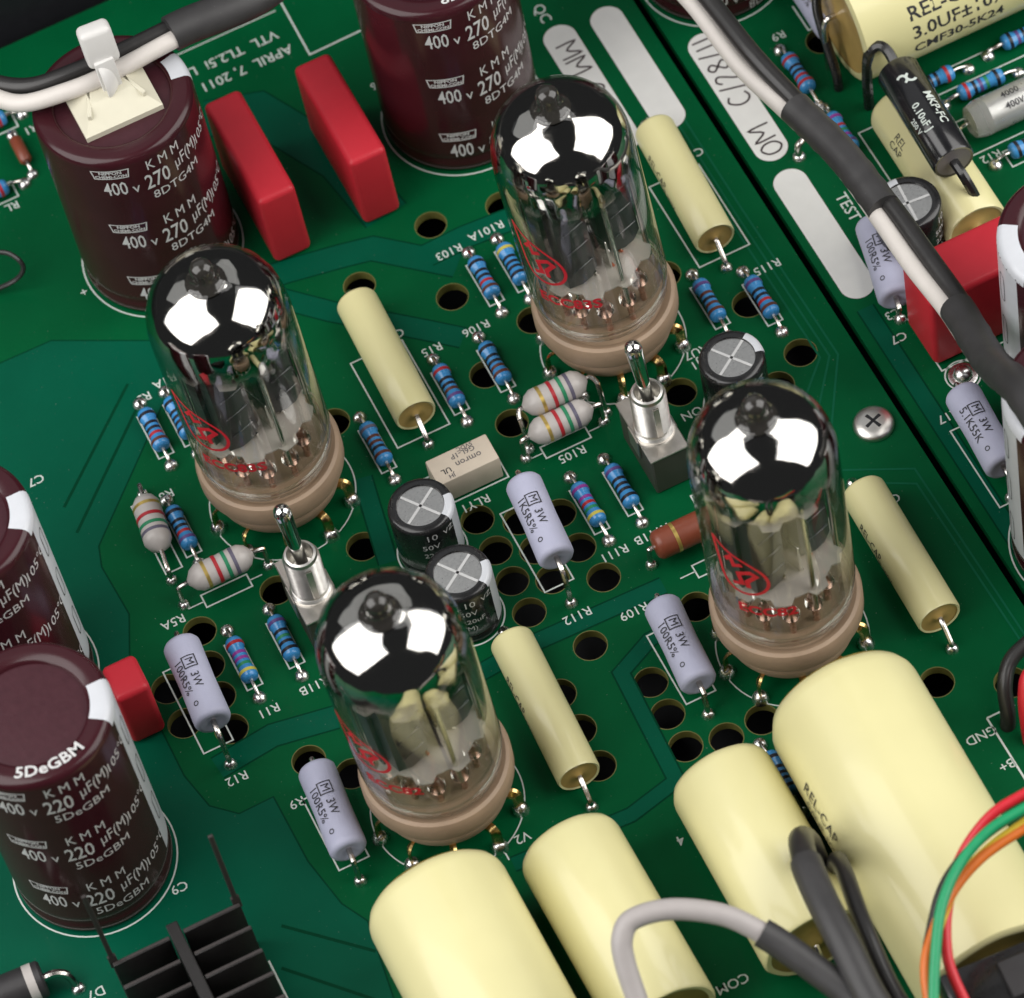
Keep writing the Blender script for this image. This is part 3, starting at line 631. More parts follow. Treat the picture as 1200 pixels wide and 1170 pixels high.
# ------------------------------------------------------------------ big maroon electrolytic capacitors
def snap_cap(x, y, r, h, label, volts, uf, code, phi=0.0, stripe=78.0, text_rows=True, topcode=None, tilt=(0, 0), sw=9):
    t = thing('electrolytic_capacitor', label, 'capacitor', (x, y, 0), 0, 'large maroon electrolytic capacitors', rot=(tilt[0], tilt[1], 0))
    prof = [(0, .15), (r - .9, .15), (r - .25, .5), (r, 1.1), (r, 2.6), (r - .28, 3.3), (r - .02, 4.0), (r, 5), (r, h - 1.5), (r - .12, h - .75), (r - .45, h - .25), (r - .95, h), (r - 2.9, h - .05), (r - 3.3, h - .3), (r - 3.5, h - .75)]
    b = part('sleeve', t, None, lathe(prof, 96), MAROON, sharp=60)
    part('top_disc', t, None, lathe([(r - 3.45, h - .72), (r * .5, h - .62), (0, h - .58)], 72), MAROONTOP, sharp=60)
    R = r + .025
    # silver polarity stripe on the side and over the rim
    part('polarity_stripe', b, None, patch(R, stripe - sw, stripe + sw, 5.0, h - 1.6, 10), STRIPE, sharp=60)
    V, F = [], []
    rim = [(r + .02, h - 1.6), (r - .1, h - .72), (r - .43, h - .22), (r - .95, h + .03), (r - 2.95, h + .0)]
    for i in range(11):
        p = radians(stripe - sw * 1.35 + sw * 2.7 * i / 10)
        for rr, zz in rim: V.append((rr * sin(p), -rr * cos(p), zz))
    for i in range(10):
        for k in range(4): a = i * 5 + k; F.append((a, a + 5, a + 6, a + 1))
    part('polarity_stripe', b, None, (V, F), STRIPE, sharp=60)
    for k in range(3):
        zz = h - 8 - k * 10.5
        part('printed_mark', b, None, wrap(ribbon(arc(0, 2.2, .8, 0, 180, 8) + arc(0, -2.2, .8, 180, 360, 8), .2, closed=True), R + .03, stripe - 2, zz), DARKINK, sharp=0)
    if text_rows:
        z = h - 2.9
        while z > 2:
            for g, dx, dz, sx in ((text('K M M', 3.0), 3.3, 0, .72), (text(volts[:3], 4.3, 'CENTER', .04), -4.9, -3.5, .56), (text('v', 3.2), -1.9, -3.9, .8), (text(uf, 4.6, 'CENTER', .04), 1.6, -3.7, .60),
                                  (text('µF(M)', 3.6), 7.3, -3.1, .60), (text(code, 2.5), 4.6, -6.9, .92), (text('105°C', 3.0), 12.6, -3.6, .78)):
                if z + dz < 1.6: continue
                part('printed_text', b, None, wrap(g, R, phi + math.degrees(dx / R), z + dz, sx), CAPINK, sharp=0)
            pb = phi - math.degrees(5.0 / R)
            part('printed_mark', b, None, wrap(ribbon([(-2.5, -.85), (2.5, -.85), (2.8, .95), (-2.8, .95)], .2, closed=True, dens=True), R, pb, z), CAPINK, sharp=0)
            part('printed_text', b, None, wrap(text('NIPPON', .95, 'CENTER', .03), R, pb, z + .42), CAPINK, sharp=0)
            part('printed_text', b, None, wrap(text('CHEMI-CON', .85, 'CENTER', .03), R, pb, z - .42), CAPINK, sharp=0)
            z -= 13.3
    if topcode:
        V, F = text(topcode, 2.3, 'CENTER', .05); rr = r - 2.6
        part('printed_text', b, None, ([((rr + 0 + bb * -1 + 1.2) * sin(radians(phi + 14) + a / rr), -(rr - bb + .3) * cos(radians(phi + 14) + a / rr), h - .02 + (.06 if (rr - bb) < r - 1 else .03)) for a, bb, _ in V], F), CAPINK, sharp=0)
    for s in (-1, 1): part('terminal', t, 'snap_pin', lambda: tube([(0, 0, .6), (0, 0, -2.2)], .7, 8, 1), TIN, (s * 5, 0, 0))
    return t
snap_cap(-27.7, 67.8, 12.05, 38.4, 'tall maroon capacitor with the white cable tie mount on top', '400V', '270', '8DTG4M', -2, 92, tilt=(0, 0))
snap_cap(23.5, 68.4, 12.15, 38.5, 'tall maroon capacitor standing behind the tube near R103', '400V', '270', '8DTG4M', 2, 98, topcode='8DTG4M')
snap_cap(-77, -25.2, 11.3, 42.6, 'tall maroon capacitor printed 220, inside the C9 circle', '400V', '220', '5DeGBM', -16, 72, topcode='5DeGBM', sw=13)
snap_cap(-75.5, 8, 11.3, 42.6, 'tall maroon capacitor behind the one in the C9 circle', '400V', '220', '5DeGBM', -16, 72, sw=13)
snap_cap(69.3, 73.6, 11.5, 38.4, 'tall maroon capacitor beside the REL-CAP capacitor', '400V', '270', '8DTG4M', 4, 120)
snap_cap(81, -25, 11.4, 40.0, 'tall maroon capacitor with a silver stripe behind the red box capacitor', '400V', '270', '8DTG4M', 40, -98, sw=20)
snap_cap(69.5, -47.5, 11.4, 38.2, 'tall maroon capacitor under the end of the sleeved cable', '400V', '270', '8DTG4M', 40, -100, sw=16)

# small black electrolytics
def can_cap(x, y, r, h, label, rot, band=60):
    t = thing('electrolytic_capacitor', label, 'capacitor', (x, y, 0), rot, 'small black electrolytic capacitors')
    prof = [(0, .1), (r - .6, .1), (r, .5), (r, 1.3), (r - .3, 1.8), (r, 2.3), (r, h - .8), (r - .15, h - .25), (r - .5, h), (r - 1.35, h - .02), (r - 1.45, h - .3)]
    b = part('sleeve', t, 'can_%.1f_%.1f' % (r, h), lambda: lathe(prof, 56), BLACKPL, sharp=60)
    tp = part('aluminium_top', t, 'cantop_%.1f_%.1f' % (r, h), lambda: lathe([(r - 1.42, h - .28), (r * .5, h - .24), (0, h - .22)], 48), ALU, sharp=60)
    for a in (35, 125):
        c, s = cos(radians(a)), sin(radians(a)); L = r - 1.5
        part('score_line', tp, None, ribbon([(-L * c, -L * s), (L * c, L * s)], .42, h - .2, th=0.02), ALUCUT, sharp=0)
    part('polarity_stripe', b, None, patch(r + .02, band - 22, band + 22, 1.6, h - .9, 10), STRIPE, sharp=60)
    V, F = [], []
    for i in range(9):
        p = radians(band - 26 + 52 * i / 8)
        for rr, zz in ((r + .02, h - .85), (r - .13, h - .23), (r - .5, h + .03), (r - 1.35, h + .01)): V.append((rr * sin(p), -rr * cos(p), zz))
    for i in range(8):
        for k in range(3): a = i * 4 + k; F.append((a, a + 4, a + 5, a + 1))
    part('polarity_stripe', b, None, (V, F), STRIPE, sharp=60)
    for s, size, dp, z in (('10', 2.0, -8, h - 1.9), ('VZ', 1.6, 26, h - 2.0), ('50V', 1.7, -12, h - 4.2), ('220uF', 1.5, -6, h - 6.2), ('(M)', 1.5, -14, h - 8.0)):
        part('printed_text', b, None, wrap(text(s, size), r + .03, dp, z), CAPINK, sharp=0)
    return t
can_cap(-13.8, -2.1, 4.85, 12.2, 'small black electrolytic capacitor against the beige relay', 0, 62)
can_cap(-13.8, -14.9, 4.85, 12.2, 'small black electrolytic capacitor with its base circle showing beside a slim yellow capacitor', 0, 62)
can_cap(36.2, -1.7, 4.85, 12.2, 'small black electrolytic capacitor near the switch and the 12AU7 lettering', 0, 100)
can_cap(70.8, 9.6, 5.0, 12.4, 'small black electrolytic capacitor between the sleeved cable and a red box capacitor', radians(50), 150)

# ------------------------------------------------------------------ relay, switches, screw, terminal, heat sink, diode
t = thing('relay', 'beige relay marked omron G6L-1P above the RLY1 lettering', 'relay', (-4.3, 6.45, 0))
b = part('case', t, None, rbox(9.8, 4.9, 5.0, .22, 2, (0, 0, 2.75)), BEIGE)
for s, size, px, py in (('omron', 1.5, .9, -.35), ('G6L-1P', 1.25, .6, -1.35 + 2.75 - .25), ('5VDC', 1.0, 1.2, 1.95), ('UL', 1.3, -2.8, -.6), ('JH', 1.0, -2.4, -1.75)):
    part('printed_text', b, None, flat_text(s, size, px, py, 180, 5.275, .02), GREYEP if s != 'UL' else DARKINK, sharp=0)
for sx in (-1, 1):
    for sy in (-1, 1): part('pin', t, 'relay_pin', lambda: tube([(0, 0, .4), (0, 0, -2)], .3, 6, 1), TIN, (sx * 4, sy * 1.8, 0))

def toggle(x, y, label):
    t = thing('toggle_switch', label, 'switch', (x, y, 0), 0, 'toggle switches')
    part('housing', t, 'tg_house', lambda: rbox(5.7, 11.4, 8.3, .2, 1, (0, .7, 4.3)), MAT_TG, sharp=30)
    def plate():
        return join(rbox(6.1, 11.9, .5, .12, 1, (0, .7, 8.75)), rbox(.35, 3.4, 4.2, .08, 1, (-3.03, .7, 6.5)), rbox(.35, 3.4, 4.2, .08, 1, (3.03, .7, 6.5)))
    part('metal_frame', t, 'tg_plate', plate, BRUSHED, sharp=30)
    prof = [(0, 9.0), (3.0, 9.0), (3.05, 9.5), (2.75, 9.8)]
    z = 9.9
    while z < 17.2: prof += [(2.25, z), (2.68, z + .5), (2.25, z + 1.0)]; z += 1.02
    prof += [(2.45, 17.6), (2.3, 18.5), (1.95, 18.6), (1.75, 18.2), (1.6, 15.0), (0, 14.6)]
    part('bushing', t, 'tg_bush', lambda: lathe(prof, 40), NICKEL, sharp=25)
    part('keyway', t, 'tg_key', lambda: rbox(.9, .3, 7.0, .05, 1, (0, -2.52, 13.6)), BRUSHED, sharp=30)
    a = radians(-8)
    lv = [(0, 0), (.85, 0), (.9, 2.5), (1.02, 6), (1.22, 11.2), (1.28, 12.4), (1.1, 13.2), (.6, 13.6), (0, 13.7)]
    part('lever', t, 'tg_lever', lambda: lathe(lv, 24), CHROME, (0, -.2, 15.2), (a, radians(-1.5), 0), sharp=60)
    for k in (-1, 0, 1): part('pin', t, 'tg_pin', lambda: rbox(1.6, .6, 2.4, .1, 1, (0, 0, -.9)), TIN, (0, .7 + k * 4, 0))
MAT_TG = mat('dark_switch_base', (0.052, 0.052, 0.042), 0.42)
toggle(21.7, -5.0, 'silver toggle switch beside the ON lettering')
toggle(-32.9, -5.0, 'silver toggle switch between two tubes near grey R5')

t = thing('board_screw', 'shiny cross-head screw near the board edge gap', 'screw', (51.5, -15.0, 0), radians(20))
def screw():
    bm = bmesh.new(); V, F = lathe([(2.95, 0), (3.05, .3), (2.95, .7), (2.55, 1.05), (1.6, 1.28), (.5, 1.34), (0, 1.34)], 40)
    vs_ = [bm.verts.new(v) for v in V]
    for f in F: bm.faces.new([vs_[i] for i in f])
    bm.verts.index_update(); out = [tuple(v.co) for v in bm.verts], [tuple(v.index for v in f.verts) for f in bm.faces]; bm.free(); return out
part('head', t, None, screw, NICKEL, sharp=60)
for a in (0, pi / 2): part('cross_slot', t, 'slot', lambda: rbox(2.9, .6, .5, .1, 1, (0, 0, 1.12)), BLACKCH, rot=(0, 0, a))
part('shank', t, None, tube([(0, 0, .2), (0, 0, -6)], 1.4, 12, 1), NICKEL)

t = thing('solder_terminal', 'round shiny solder terminal at the end of R17', 'terminal', (66.8, -13.8, 0))
part('pad', t, None, lathe([(2.2, .03), (2.2, .12), (1.9, .2), (0, .25)], 32), SOLDER); part('solder_blob', t, None, dome(1.55, 1.4), SOLDER, (0, 0, .15))

t = thing('test_post', 'short silver test post beside the TEST lettering', 'test post', (64.2, 33.6, 0), radians(25))
part('post', t, None, tube([(0, 0, -.5), (0, 0, 2.2), (.6, 0, 3.0), (3.0, 0, 3.1)], .55, 10, 5), TIN); part('solder_joint', t, None, dome(1.1, .9), SOLDER, (0, 0, .02))
t = thing('heat_sink', 'black finned heat sink with two tall pins beside the C9 capacitor', 'heat sink', (-71.5, -58.0, 0))
part('spine', t, None, rbox(1.7, 22, 13.2, .15, 1, (0, 0.2, 6.7)), HEATS, sharp=30)
for k in range(6):
    yy = 9.3 - k * 3.9
    for s in (-1, 1):
        part('fin', t, 'fin', lambda: rbox(8.5, .75, 13.0, .2, 2, (0, 0, 6.6)), HEATS, (s * 5.25, yy, 0), (0, 0, radians(0)), sharp=30)
        part('fin_edge', t, 'fin_edge', lambda: rbox(8.3, .4, .08, 0.0, 1, (0, 0, 13.13)), FINEDGE, (s * 5.25, yy, 0), sharp=30)
for s in (-1, 1): part('mounting_pin', t, 'hs_pin', lambda: join(rbox(.7, .5, 32, .1, 1, (0, 0, 16)), rbox(1.2, .5, 3, .1, 1, (0, .0, 13))), FINEDGE, (s * 9.2, 9.9, 0), sharp=30)

t = thing('diode', 'dark grey axial diode beside the D7 lettering', 'diode', (-95.2, -40.0, 0), radians(-4))
def dd(): v, f = lathe([(0, -5), (2.4, -5), (2.7, -4.7), (2.7, 4.7), (2.4, 5), (0, 5)], 28); return rzx(v), f
part('body', t, None, dd, DIODE, (0, 0, 3.2))
def d2(): v, f = lathe([(2.6, 2.6), (2.73, 2.62), (2.73, 3.9), (2.6, 3.92)], 28); return rzx(v), f
part('cathode_band', t, None, d2, GREYLAC, (0, 0, 3.2))
for s in (-1, 1):
    lead(t, None, [(s * 4.8, 0, 3.2), (s * 6.6, 0, 3.2), (s * 8.2, -.6, 2.4), (s * 8.8, -1.8, 0), (s * 8.8, -1.8, -.6)], .6); solder(t, s * 8.8, -1.8, 1.1, .9)
t = thing('glass_diode', 'tiny red glass diode beside the tied maroon capacitor', 'diode', (-40.0, 96.0, 0))
def gd(): v, f = lathe([(0, -2.6), (.7, -2.6), (1.0, -2.2), (1.0, 2.2), (.7, 2.6), (0, 2.6)], 20); return rx90(v), f
part('body', t, None, gd, BROWNLAC, (0, 0, 1.3))
for s in (-1, 1): lead(t, None, [(0, s * 2.4, 1.3), (0, s * 3.6, 1.2), (0, s * 4.4, .4), (0, s * 4.4, -.4)], .3); solder(t, 0, s * 4.4, 1.0, .8)

# ------------------------------------------------------------------ tube sockets and vacuum tubes
PINA = [radians(a) for a in (326, 290, 254, 218, 182, 146, 110, 74, 38)]
def socket(x, y, label):
    t = thing('tube_socket', label, 'socket', (x, y, 0), 0, 'ceramic tube sockets')
    prof = [(0, 3.4), (7.6, 3.4), (8.6, 3.9), (9.2, 5.0), (9.7, 6.6), (9.8, 7.4), (9.6, 7.9), (9.1, 8.2), (9.2, 8.7), (10.5, 9.0), (10.75, 9.6), (10.75, 12.2), (10.5, 12.9), (10.0, 13.15), (9.4, 12.9), (8.8, 12.3), (0, 12.2)]
    part('ceramic_body', t, 'socket_body', lambda: lathe(prof, 64), CERAM, sharp=40)
    part('centre_post', t, 'socket_post', lambda: tube([(0, 0, 3.6), (0, 0, .0)], 2.2, 16, 1), NICKEL)
    for a in PINA:
        def pin(): return join(rbox(1.5, .28, 1.2, .05, 1, (0, 0, 0)))
        p = part('contact_pin', t, 'pin_strip', lambda: tube([(8.4, 0, 4.2), (9.6, 0, 4.7), (10.4, 0, 4.1), (10.5, 0, 2.4), (10.5, 0, -.6)], .8, 6, 4, None, .35), GOLD, rot=(0, 0, a), sharp=30)
        part('solder_joint', p, 'solder_pin', lambda: dome(1.3, 1.7), SOLDER, (10.5, 0, .02))
    return t
GETTER = [getter_mat(28.5, 35.6), getter_mat(28.0, 34.6), getter_mat(30.0, 36.4), getter_mat(31.0, 37.0)]
OUT = [(0, .5), (6, .45), (8.4, .35), (9.4, .75), (10.1, 1.8), (10.45, 3.2), (10.6, 5), (10.6, 5.6), (10.6, 20), (10.6, 33.5), (10.5, 35.6), (10.2, 37.6), (9.6, 39.4), (8.7, 40.9), (7.4, 42.2), (5.8, 43.1), (4.2, 43.65), (3.0, 44.0), (2.3, 44.5), (1.75, 45.3), (1.45, 46.3), (1.1, 47.2), (.6, 47.65), (0, 47.75)]
INN = [(0, 46.2), (.5, 46.0), (.75, 45.2), (1.1, 44.3), (1.9, 43.4), (3.2, 42.95), (4.4, 42.6), (5.7, 42.05), (7.0, 41.2), (8.0, 40.1), (8.8, 38.7), (9.35, 37.1), (9.62, 35.4), (9.7, 33.5), (9.7, 20), (9.7, 6.2), (9.4, 4.8), (8.8, 4.0), (7, 3.6), (0, 3.5)]
OUT = [(r_ * .957, z_) for r_, z_ in OUT]; INN = [(r_ * 1.026, z_ + (.62 if z_ > 34 else 0)) for r_, z_ in INN]
def vacuum_tube(x, y, tip, label, gi, code, logo_phi=-55):
    t = thing('vacuum_tube', label, 'vacuum tube', (x, y, 12.9), 0, 'vacuum tubes', rot=(-math.atan(tip[1] / 48), math.atan(tip[0] / 48), 0))
    def bulb():
        a = lathe(OUT[7:], 96); b = lathe(INN[:-3], 96); return join(a, b)
    g = part('glass_bulb', t, 'glass_bulb', bulb, GLASS, sharp=180)
    bs = [p for p in OUT[:8]] + [(9.7, 5.6), (9.3, 4.8), (8.6, 4.0), (7, 3.6), (0, 3.5)]
    part('glass_base', t, 'glass_base', lambda: lathe(bs, 72), GLASS, sharp=60)
    for zz, rr in ((1.6, 9.45), (3.0, 9.7)): part('glass_ring', t, 'glass_ring%.1f' % zz, lambda: tube([(rr * cos(a), rr * sin(a), zz) for a in [k * pi / 20 for k in range(41)]], .28, 8, 1), SOLIDGLASS, sharp=80)
    gp = [(0, 42.75), (1.2, 42.8), (2.2, 43.0)] ; gp = [(1.75, 43.36), (1.85, 43.3), (3.15, 42.85), (4.35, 42.5), (5.65, 41.95), (6.92, 41.1), (7.92, 40.0), (8.72, 38.6), (9.26, 37.05), (9.53, 35.4), (9.61, 33.5), (9.61, 31), (9.61, 26)]
    part('getter_mirror', t, None, lathe([(a * 1.030, b + (.60 if b > 34 else 0)) for a, b in gp], 96), GETTER[gi], sharp=180)
    part('exhaust_tip', t, 'exhaust_tip', lambda: lathe([(2.9, 43.95), (2.45, 44.35), (1.95, 45.0), (1.72, 45.9), (1.7, 46.9), (1.4, 47.7), (.8, 48.15), (0, 48.2)], 24), TIPG, sharp=60)
    # printing
    R = 10.185
    logo = [(-3.2, 5.6), (-1.6, 4.0), (.6, 2.6), (2.2, 1.0), (2.7, -1.0), (1.9, -2.7), (0.1, -3.5), (-1.6, -2.9), (-2.4, -1.2), (-2.7, 1.4), (-3.2, 5.6)]
    P = [(p.x, p.y) for p in smooth_path([(a, b, 0) for a, b in logo], 6)]
    part('printed_logo', g, None, wrap(ribbon([(a * 1.3, b * 1.3) for a, b in P], .5), R, logo_phi, 20.0), REDINK, sharp=0)
    for zz in ([(-1.9, 2.1), (-1.2, 3.0), (-.9, 1.5), (.1, 2.0)], [(-1.3, -2.0), (-.2, -1.6), (-.5, .2), (.9, .9), (1.5, .3), (.4, -1.0), (.5, -2.2)]):
        part('printed_logo', g, None, wrap(ribbon([(a * 1.3, b * 1.3) for a, b in zz], .75), R, logo_phi, 20.0), REDINK, sharp=0)
    part('printed_text', g, None, wrap(text(code, 2.9, 'CENTER', .10), R, logo_phi + 15, 11.4), REDINK, sharp=0)
    # electrodes
    def anode():
        o = [(a * .88, b * .92) for a, b in [(-3.1, -3.4), (-1.0, -4.3), (1.0, -4.3), (3.1, -3.4), (3.1, -1.0), (3.9, -1.0), (3.9, 1.0), (3.1, 1.0), (3.1, 3.4), (1.0, 4.3), (-1.0, 4.3), (-3.1, 3.4), (-3.1, 1.0), (-3.9, 1.0), (-3.9, -1.0), (-3.1, -1.0)]]
        n = len(o); V = [(a, b, 0) for a, b in o] + [(a, b, 17.5) for a, b in o]
        F = [(i, (i + 1) % n, n + (i + 1) % n, n + i) for i in range(n)] + [tuple(range(n, 2 * n)), tuple(range(n - 1, -1, -1))]
        return V, F
    rotz = radians(18)
    for s in (-1, 1):
        cx, cy = s * 4.2 * cos(rotz), s * 4.2 * sin(rotz)
        an = part('anode', t, 'anode', anode, ANODE, (cx, cy, 11.4), (0, 0, rotz), sharp=25)
        for k in range(3): part('anode_rib', an, 'anode_rib', lambda: rbox(3.9, .35, .35, .1, 1, (0, -3.88, 0)), ANODE, (0, 0, 3.4 + k * 4.4))
        for yy in (-2.6, 0, 2.6): part('electrode_rod', t, 'electrode_rod', lambda: tube([(0, 0, 6.0), (0, 0, 30.6)], .38, 8, 1), SHIELD, (cx - yy * sin(rotz), cy + yy * cos(rotz), 0))
    def mica():
        o = []
        for i in range(72):
            a = 2 * pi * i / 72; rr = 8.7 if i % 8 < 4 else 7.6; o.append((rr * cos(a), rr * sin(a)))
        n = len(o); V = [(a, b, 0) for a, b in o] + [(a, b, .3) for a, b in o]
        return V, [(i, (i + 1) % n, n + (i + 1) % n, n + i) for i in range(n)] + [tuple(range(n, 2 * n)), tuple(range(n - 1, -1, -1))]
    for z in (10.2, 29.4): part('mica_spacer', t, 'mica', mica, MICA, (0, 0, z), sharp=25)
    part('shield_plate', t, 'shield', lambda: rbox(.35, 9.0, 6.5, .1, 1, (0, 0, 13.2)), SHIELD, rot=(0, 0, rotz), sharp=25)
    for sx, sy in ((-8.0, 1.2), (8.0, -1.2), (1.6, -7.4), (-1.6, 7.4)): part('support_rod', t, 'support_rod', lambda: tube([(0, 0, 5.4), (0, 0, 31)], .42, 10, 1), SHIELD, (sx, sy, 0))
    part('getter_holder', t, 'getter_ring', lambda: tube([(2.6 * cos(a), 2.6 * sin(a), 34.0) for a in [k * pi / 10 for k in range(20)]] + [(2.6, 0, 34.0), (2.9, 0, 31), (2.9, 0, 28)], .35, 8, 2), SHIELD)
    for a in PINA:
        px, py = 5.95 * cos(a), 5.95 * sin(a)
        part('base_pin', t, 'base_pin', lambda: tube([(0, 0, -2.2), (0, 0, 6.2)], .5, 10, 1), PINM, (px, py, 0))
        part('glass_bead', t, 'glass_bead', lambda: lathe([(0, 3.5), (1.3, 3.5), (1.3, 4.3), (.95, 5.2), (.62, 5.9), (0, 6.0)], 16), SOLIDGLASS, (px, py, 0), sharp=60)
        part('lead_wire', t, None, tube([(px, py, 5.0), (px * .96, py * .96, 7.2), (px * .8 + .5, py * .8, 9.0), (px * .7, py * .7, 11.0)], .27, 6, 3), COPW if random.random() < .3 else SHIELD)
    return t
GLASSB = mat('seal_glass', (0.66, 0.60, 0.54), 0.10, trans=0.45, ior=1.5, var=0.15)
TIPG = mat('smoky_tip_glass', (0.028, 0.026, 0.023), 0.12, coat=0.4, var=0.3, bump=0.3, bscale=700)
PINM = mat('pin_metal', (0.55, 0.36, 0.30), 0.28, metal=1)
COPW = mat('copper_wire', (0.45, 0.13, 0.08), 0.3, metal=1)
TB = [(-29.4,17.3,(-1.1,-.7),'vacuum tube with silver dome beside resistors R3 and R6',0,'ECC83S','ceramic tube socket below the tube beside R6'),
      (24.8,17.3,(-1.9,1.8),'vacuum tube with silver dome beside resistors R101A and R106',1,'ECC83S','ceramic tube socket below the tube beside R106'),
      (-29.4,-41.3,(-1.8,-2.3),'vacuum tube with silver dome at the V2 lettering beside R9',2,'ECC82','ceramic tube socket at the V2 lettering'),
      (24.8,-41.3,(-.1,.4),'vacuum tube with silver dome touching the rust brown resistor',3,'ECC82','ceramic tube socket behind the largest yellow capacitor')]
for x, y, tip, lb, gi, code, sl in TB:
    socket(x, y, sl); vacuum_tube(x, y, tip, lb, gi, code, (-54, -58, -62, -50)[gi])

# ------------------------------------------------------------------ cables
def cut(pts, a, b, sub=10):
    P = smooth_path(pts, sub); n = len(P) - 1
    return [tuple(p) for p in P[int(a * n):int(b * n) + 1]]
tlw = [(-45.5,80.5,40),(-42.8,75.2,40.2),(-39.4,71.6,40.6),(-33.3,69.9,41.2),(-28,69.4,41.4),(-22.2,69.8,41.4),(-13.9,70.4,41.5),(0.5,71.8,40),(14.9,84,36),(24,95,34)]
tlb = [(-44.6,83,40),(-41.9,77.8,40.2),(-37.3,74,40.6),(-30.8,72.7,41.2),(-22.6,72.4,41.4),(-13.6,72.6,41.5),(1,73.6,40),(15.4,86,36),(24.6,97,34)]
t = thing('cable', 'white and black wire pair tied down on the maroon capacitor', 'cable', (0, 0, 0))
part('white_wire', t, None, tube(cut(tlw, 0, .74), 1.35, 14, 1), WHITEW); part('black_wire', t, None, tube(cut(tlb, 0, .72), 1.3, 14, 1), BLACKW)
mid = [((a[0] + b[0]) / 2, (a[1] + b[1]) / 2, (a[2] + b[2]) / 2) for a, b in zip(smooth_path(cut(tlw, .655, 1), 1)[::2], smooth_path(cut(tlw, .655, 1), 1)[::2])]
part('heatshrink_sleeve', t, None, tube([(x, y + 1.2, z) for x, y, z in mid], 2.75, 18, 2), SHRINK)
t = thing('cable_tie_mount', 'ivory square cable tie mount stuck on the maroon capacitor', 'cable mount', (-27.7, 68.4, 37.8))
def mount():
    V = [(-6.1, -6.1, 0), (6.1, -6.1, 0), (6.1, 6.1, 0), (-6.1, 6.1, 0), (-6.1, -6.1, 1.0), (6.1, -6.1, 1.0), (6.1, 6.1, 1.0), (-6.1, 6.1, 1.0), (-3.2, -2.2, 3.0), (3.2, -2.2, 3.0), (3.2, 2.2, 3.0), (-3.2, 2.2, 3.0)]
    return V, [(3, 2, 1, 0), (0, 1, 5, 4), (1, 2, 6, 5), (2, 3, 7, 6), (3, 0, 4, 7), (4, 5, 9, 8), (5, 6, 10, 9), (6, 7, 11, 10), (7, 4, 8, 11), (8, 9, 10, 11)]
part('base_plate', t, None, mount, IVORY, sharp=20)
part('foam_pad', t, None, rbox(12, 12, .5, .1, 1, (0, 0, -.0)), WHITEW)
for s in (-1, 1): part('rib', t, 'mount_rib', lambda: rbox(.7, 6.0, 1.6, .15, 1, (0, -1.4, 2.2)), IVORY, (s * 2.9, 0, 0), (0, 0, radians(s * 20)))
t = thing('cable_tie', 'white nylon cable tie with its square head upright', 'cable tie', (-27.0, 70.0, 38.5))
part('strap', t, None, tube([(0, -2.6, 1.6), (0, -2.9, 3.2), (0, -2.0, 5.6), (0, .5, 6.6), (0, 2.9, 5.6), (0, 4.3, 3.2), (0, 3.6, 1.6)], 1.7, 12, 5, None, .33), NYLON, sharp=50)
part('head', t, None, rbox(4.9, 3.2, 6.6, .9, 4, (.3, -1.6, 9.0)), NYLON, rot=(radians(-12), 0, radians(-4)))
part('strap_tail', t, None, rbox(3.0, .9, 6.5, .2, 2, (0, -2.5, 4.2)), NYLON, rot=(radians(-6), 0, 0))

rw = [(55,57.9,26),(56.8,48.7,25),(57.8,36,24.2),(59.9,25.7,24),(62.2,13.8,24),(62.7,2,24),(62.9,-8.5,24),(63.3,-18.6,25),(61.8,-32.7,30),(60,-45.2,40.6),(58.8,-59.6,44)]
rb = [(56.9,57.4,27.6),(58.4,48.6,27.2),(59.7,35.6,26.4),(61.6,25.9,25.2),(63.8,14.1,25),(64.9,2.1,25),(65.3,-9.3,25),(65.3,-19.8,26),(63.6,-32.5,31),(62.2,-45.7,40.8),(60.6,-59.8,44)]
t = thing('cable', 'white and black wire pair with grey sleeves running above the board gap', 'cable', (0, 0, 0))
part('white_wire', t, None, tube(cut(rw, 0, .78), 1.4, 14, 1), WHITEW); part('black_wire', t, None, tube(cut(rb, 0, .78), 1.4, 14, 1), BLACKW)
def sleeve(a, b, r):
    A = cut(rw, a, b); B = cut(rb, a, b); pts = [tuple((Vector(p) + Vector(q)) / 2 + Vector((0, 0, .3))) for p, q in zip(A, B)]
    return tube(pts, r, 20, 1, lambda u: r * (1 + .02 * sin(u * 47) + .015 * sin(u * 83 + 1)))
part('heatshrink_sleeve', t, None, sleeve(.315, .50, 2.5), SHRINK); part('heatshrink_sleeve', t, None, sleeve(.705, 1.0, 2.5), SHRINK)

gr = [(-23.3,-99.5,26),(-22.6,-95.4,28),(-22,-91.2,31),(-21,-88.7,33),(-18.7,-87.4,34),(-13.6,-88.6,34),(-7.9,-92.2,33),(-4.3,-96.2,31),(-0.9,-102,29),(2.5,-109.3,27),(4.6,-118,25)]
t = thing('cable', 'grey wire looping out of a dark sleeve above the yellow capacitors', 'cable', (0, 0, 0))
part('grey_wire', t, None, tube([(-24.5,-106,18)] + gr[:8], 1.45, 14, 8), GREYW); part('heatshrink_sleeve', t, None, tube(cut(gr, .69, 1), 1.95, 16, 1), SHRINK)
dk = [(9.6,-80.2,12),(8.6,-80.8,19),(7.0,-83.0,24.5),(5.4,-88.5,28),(4.5,-95,29.6),(4.1,-102.2,30),(3.8,-109.7,29),(4.6,-118,27.5)]
t = thing('cable', 'dark sleeved cable bending down between two yellow capacitors', 'cable', (0, 0, 0))
part('thin_sleeve', t, None, tube(cut(dk, 0, .47), 1.75, 16, 1), BLACKW); part('heatshrink_sleeve', t, None, tube(cut(dk, .42, 1), 2.15, 16, 1), SHRINK)
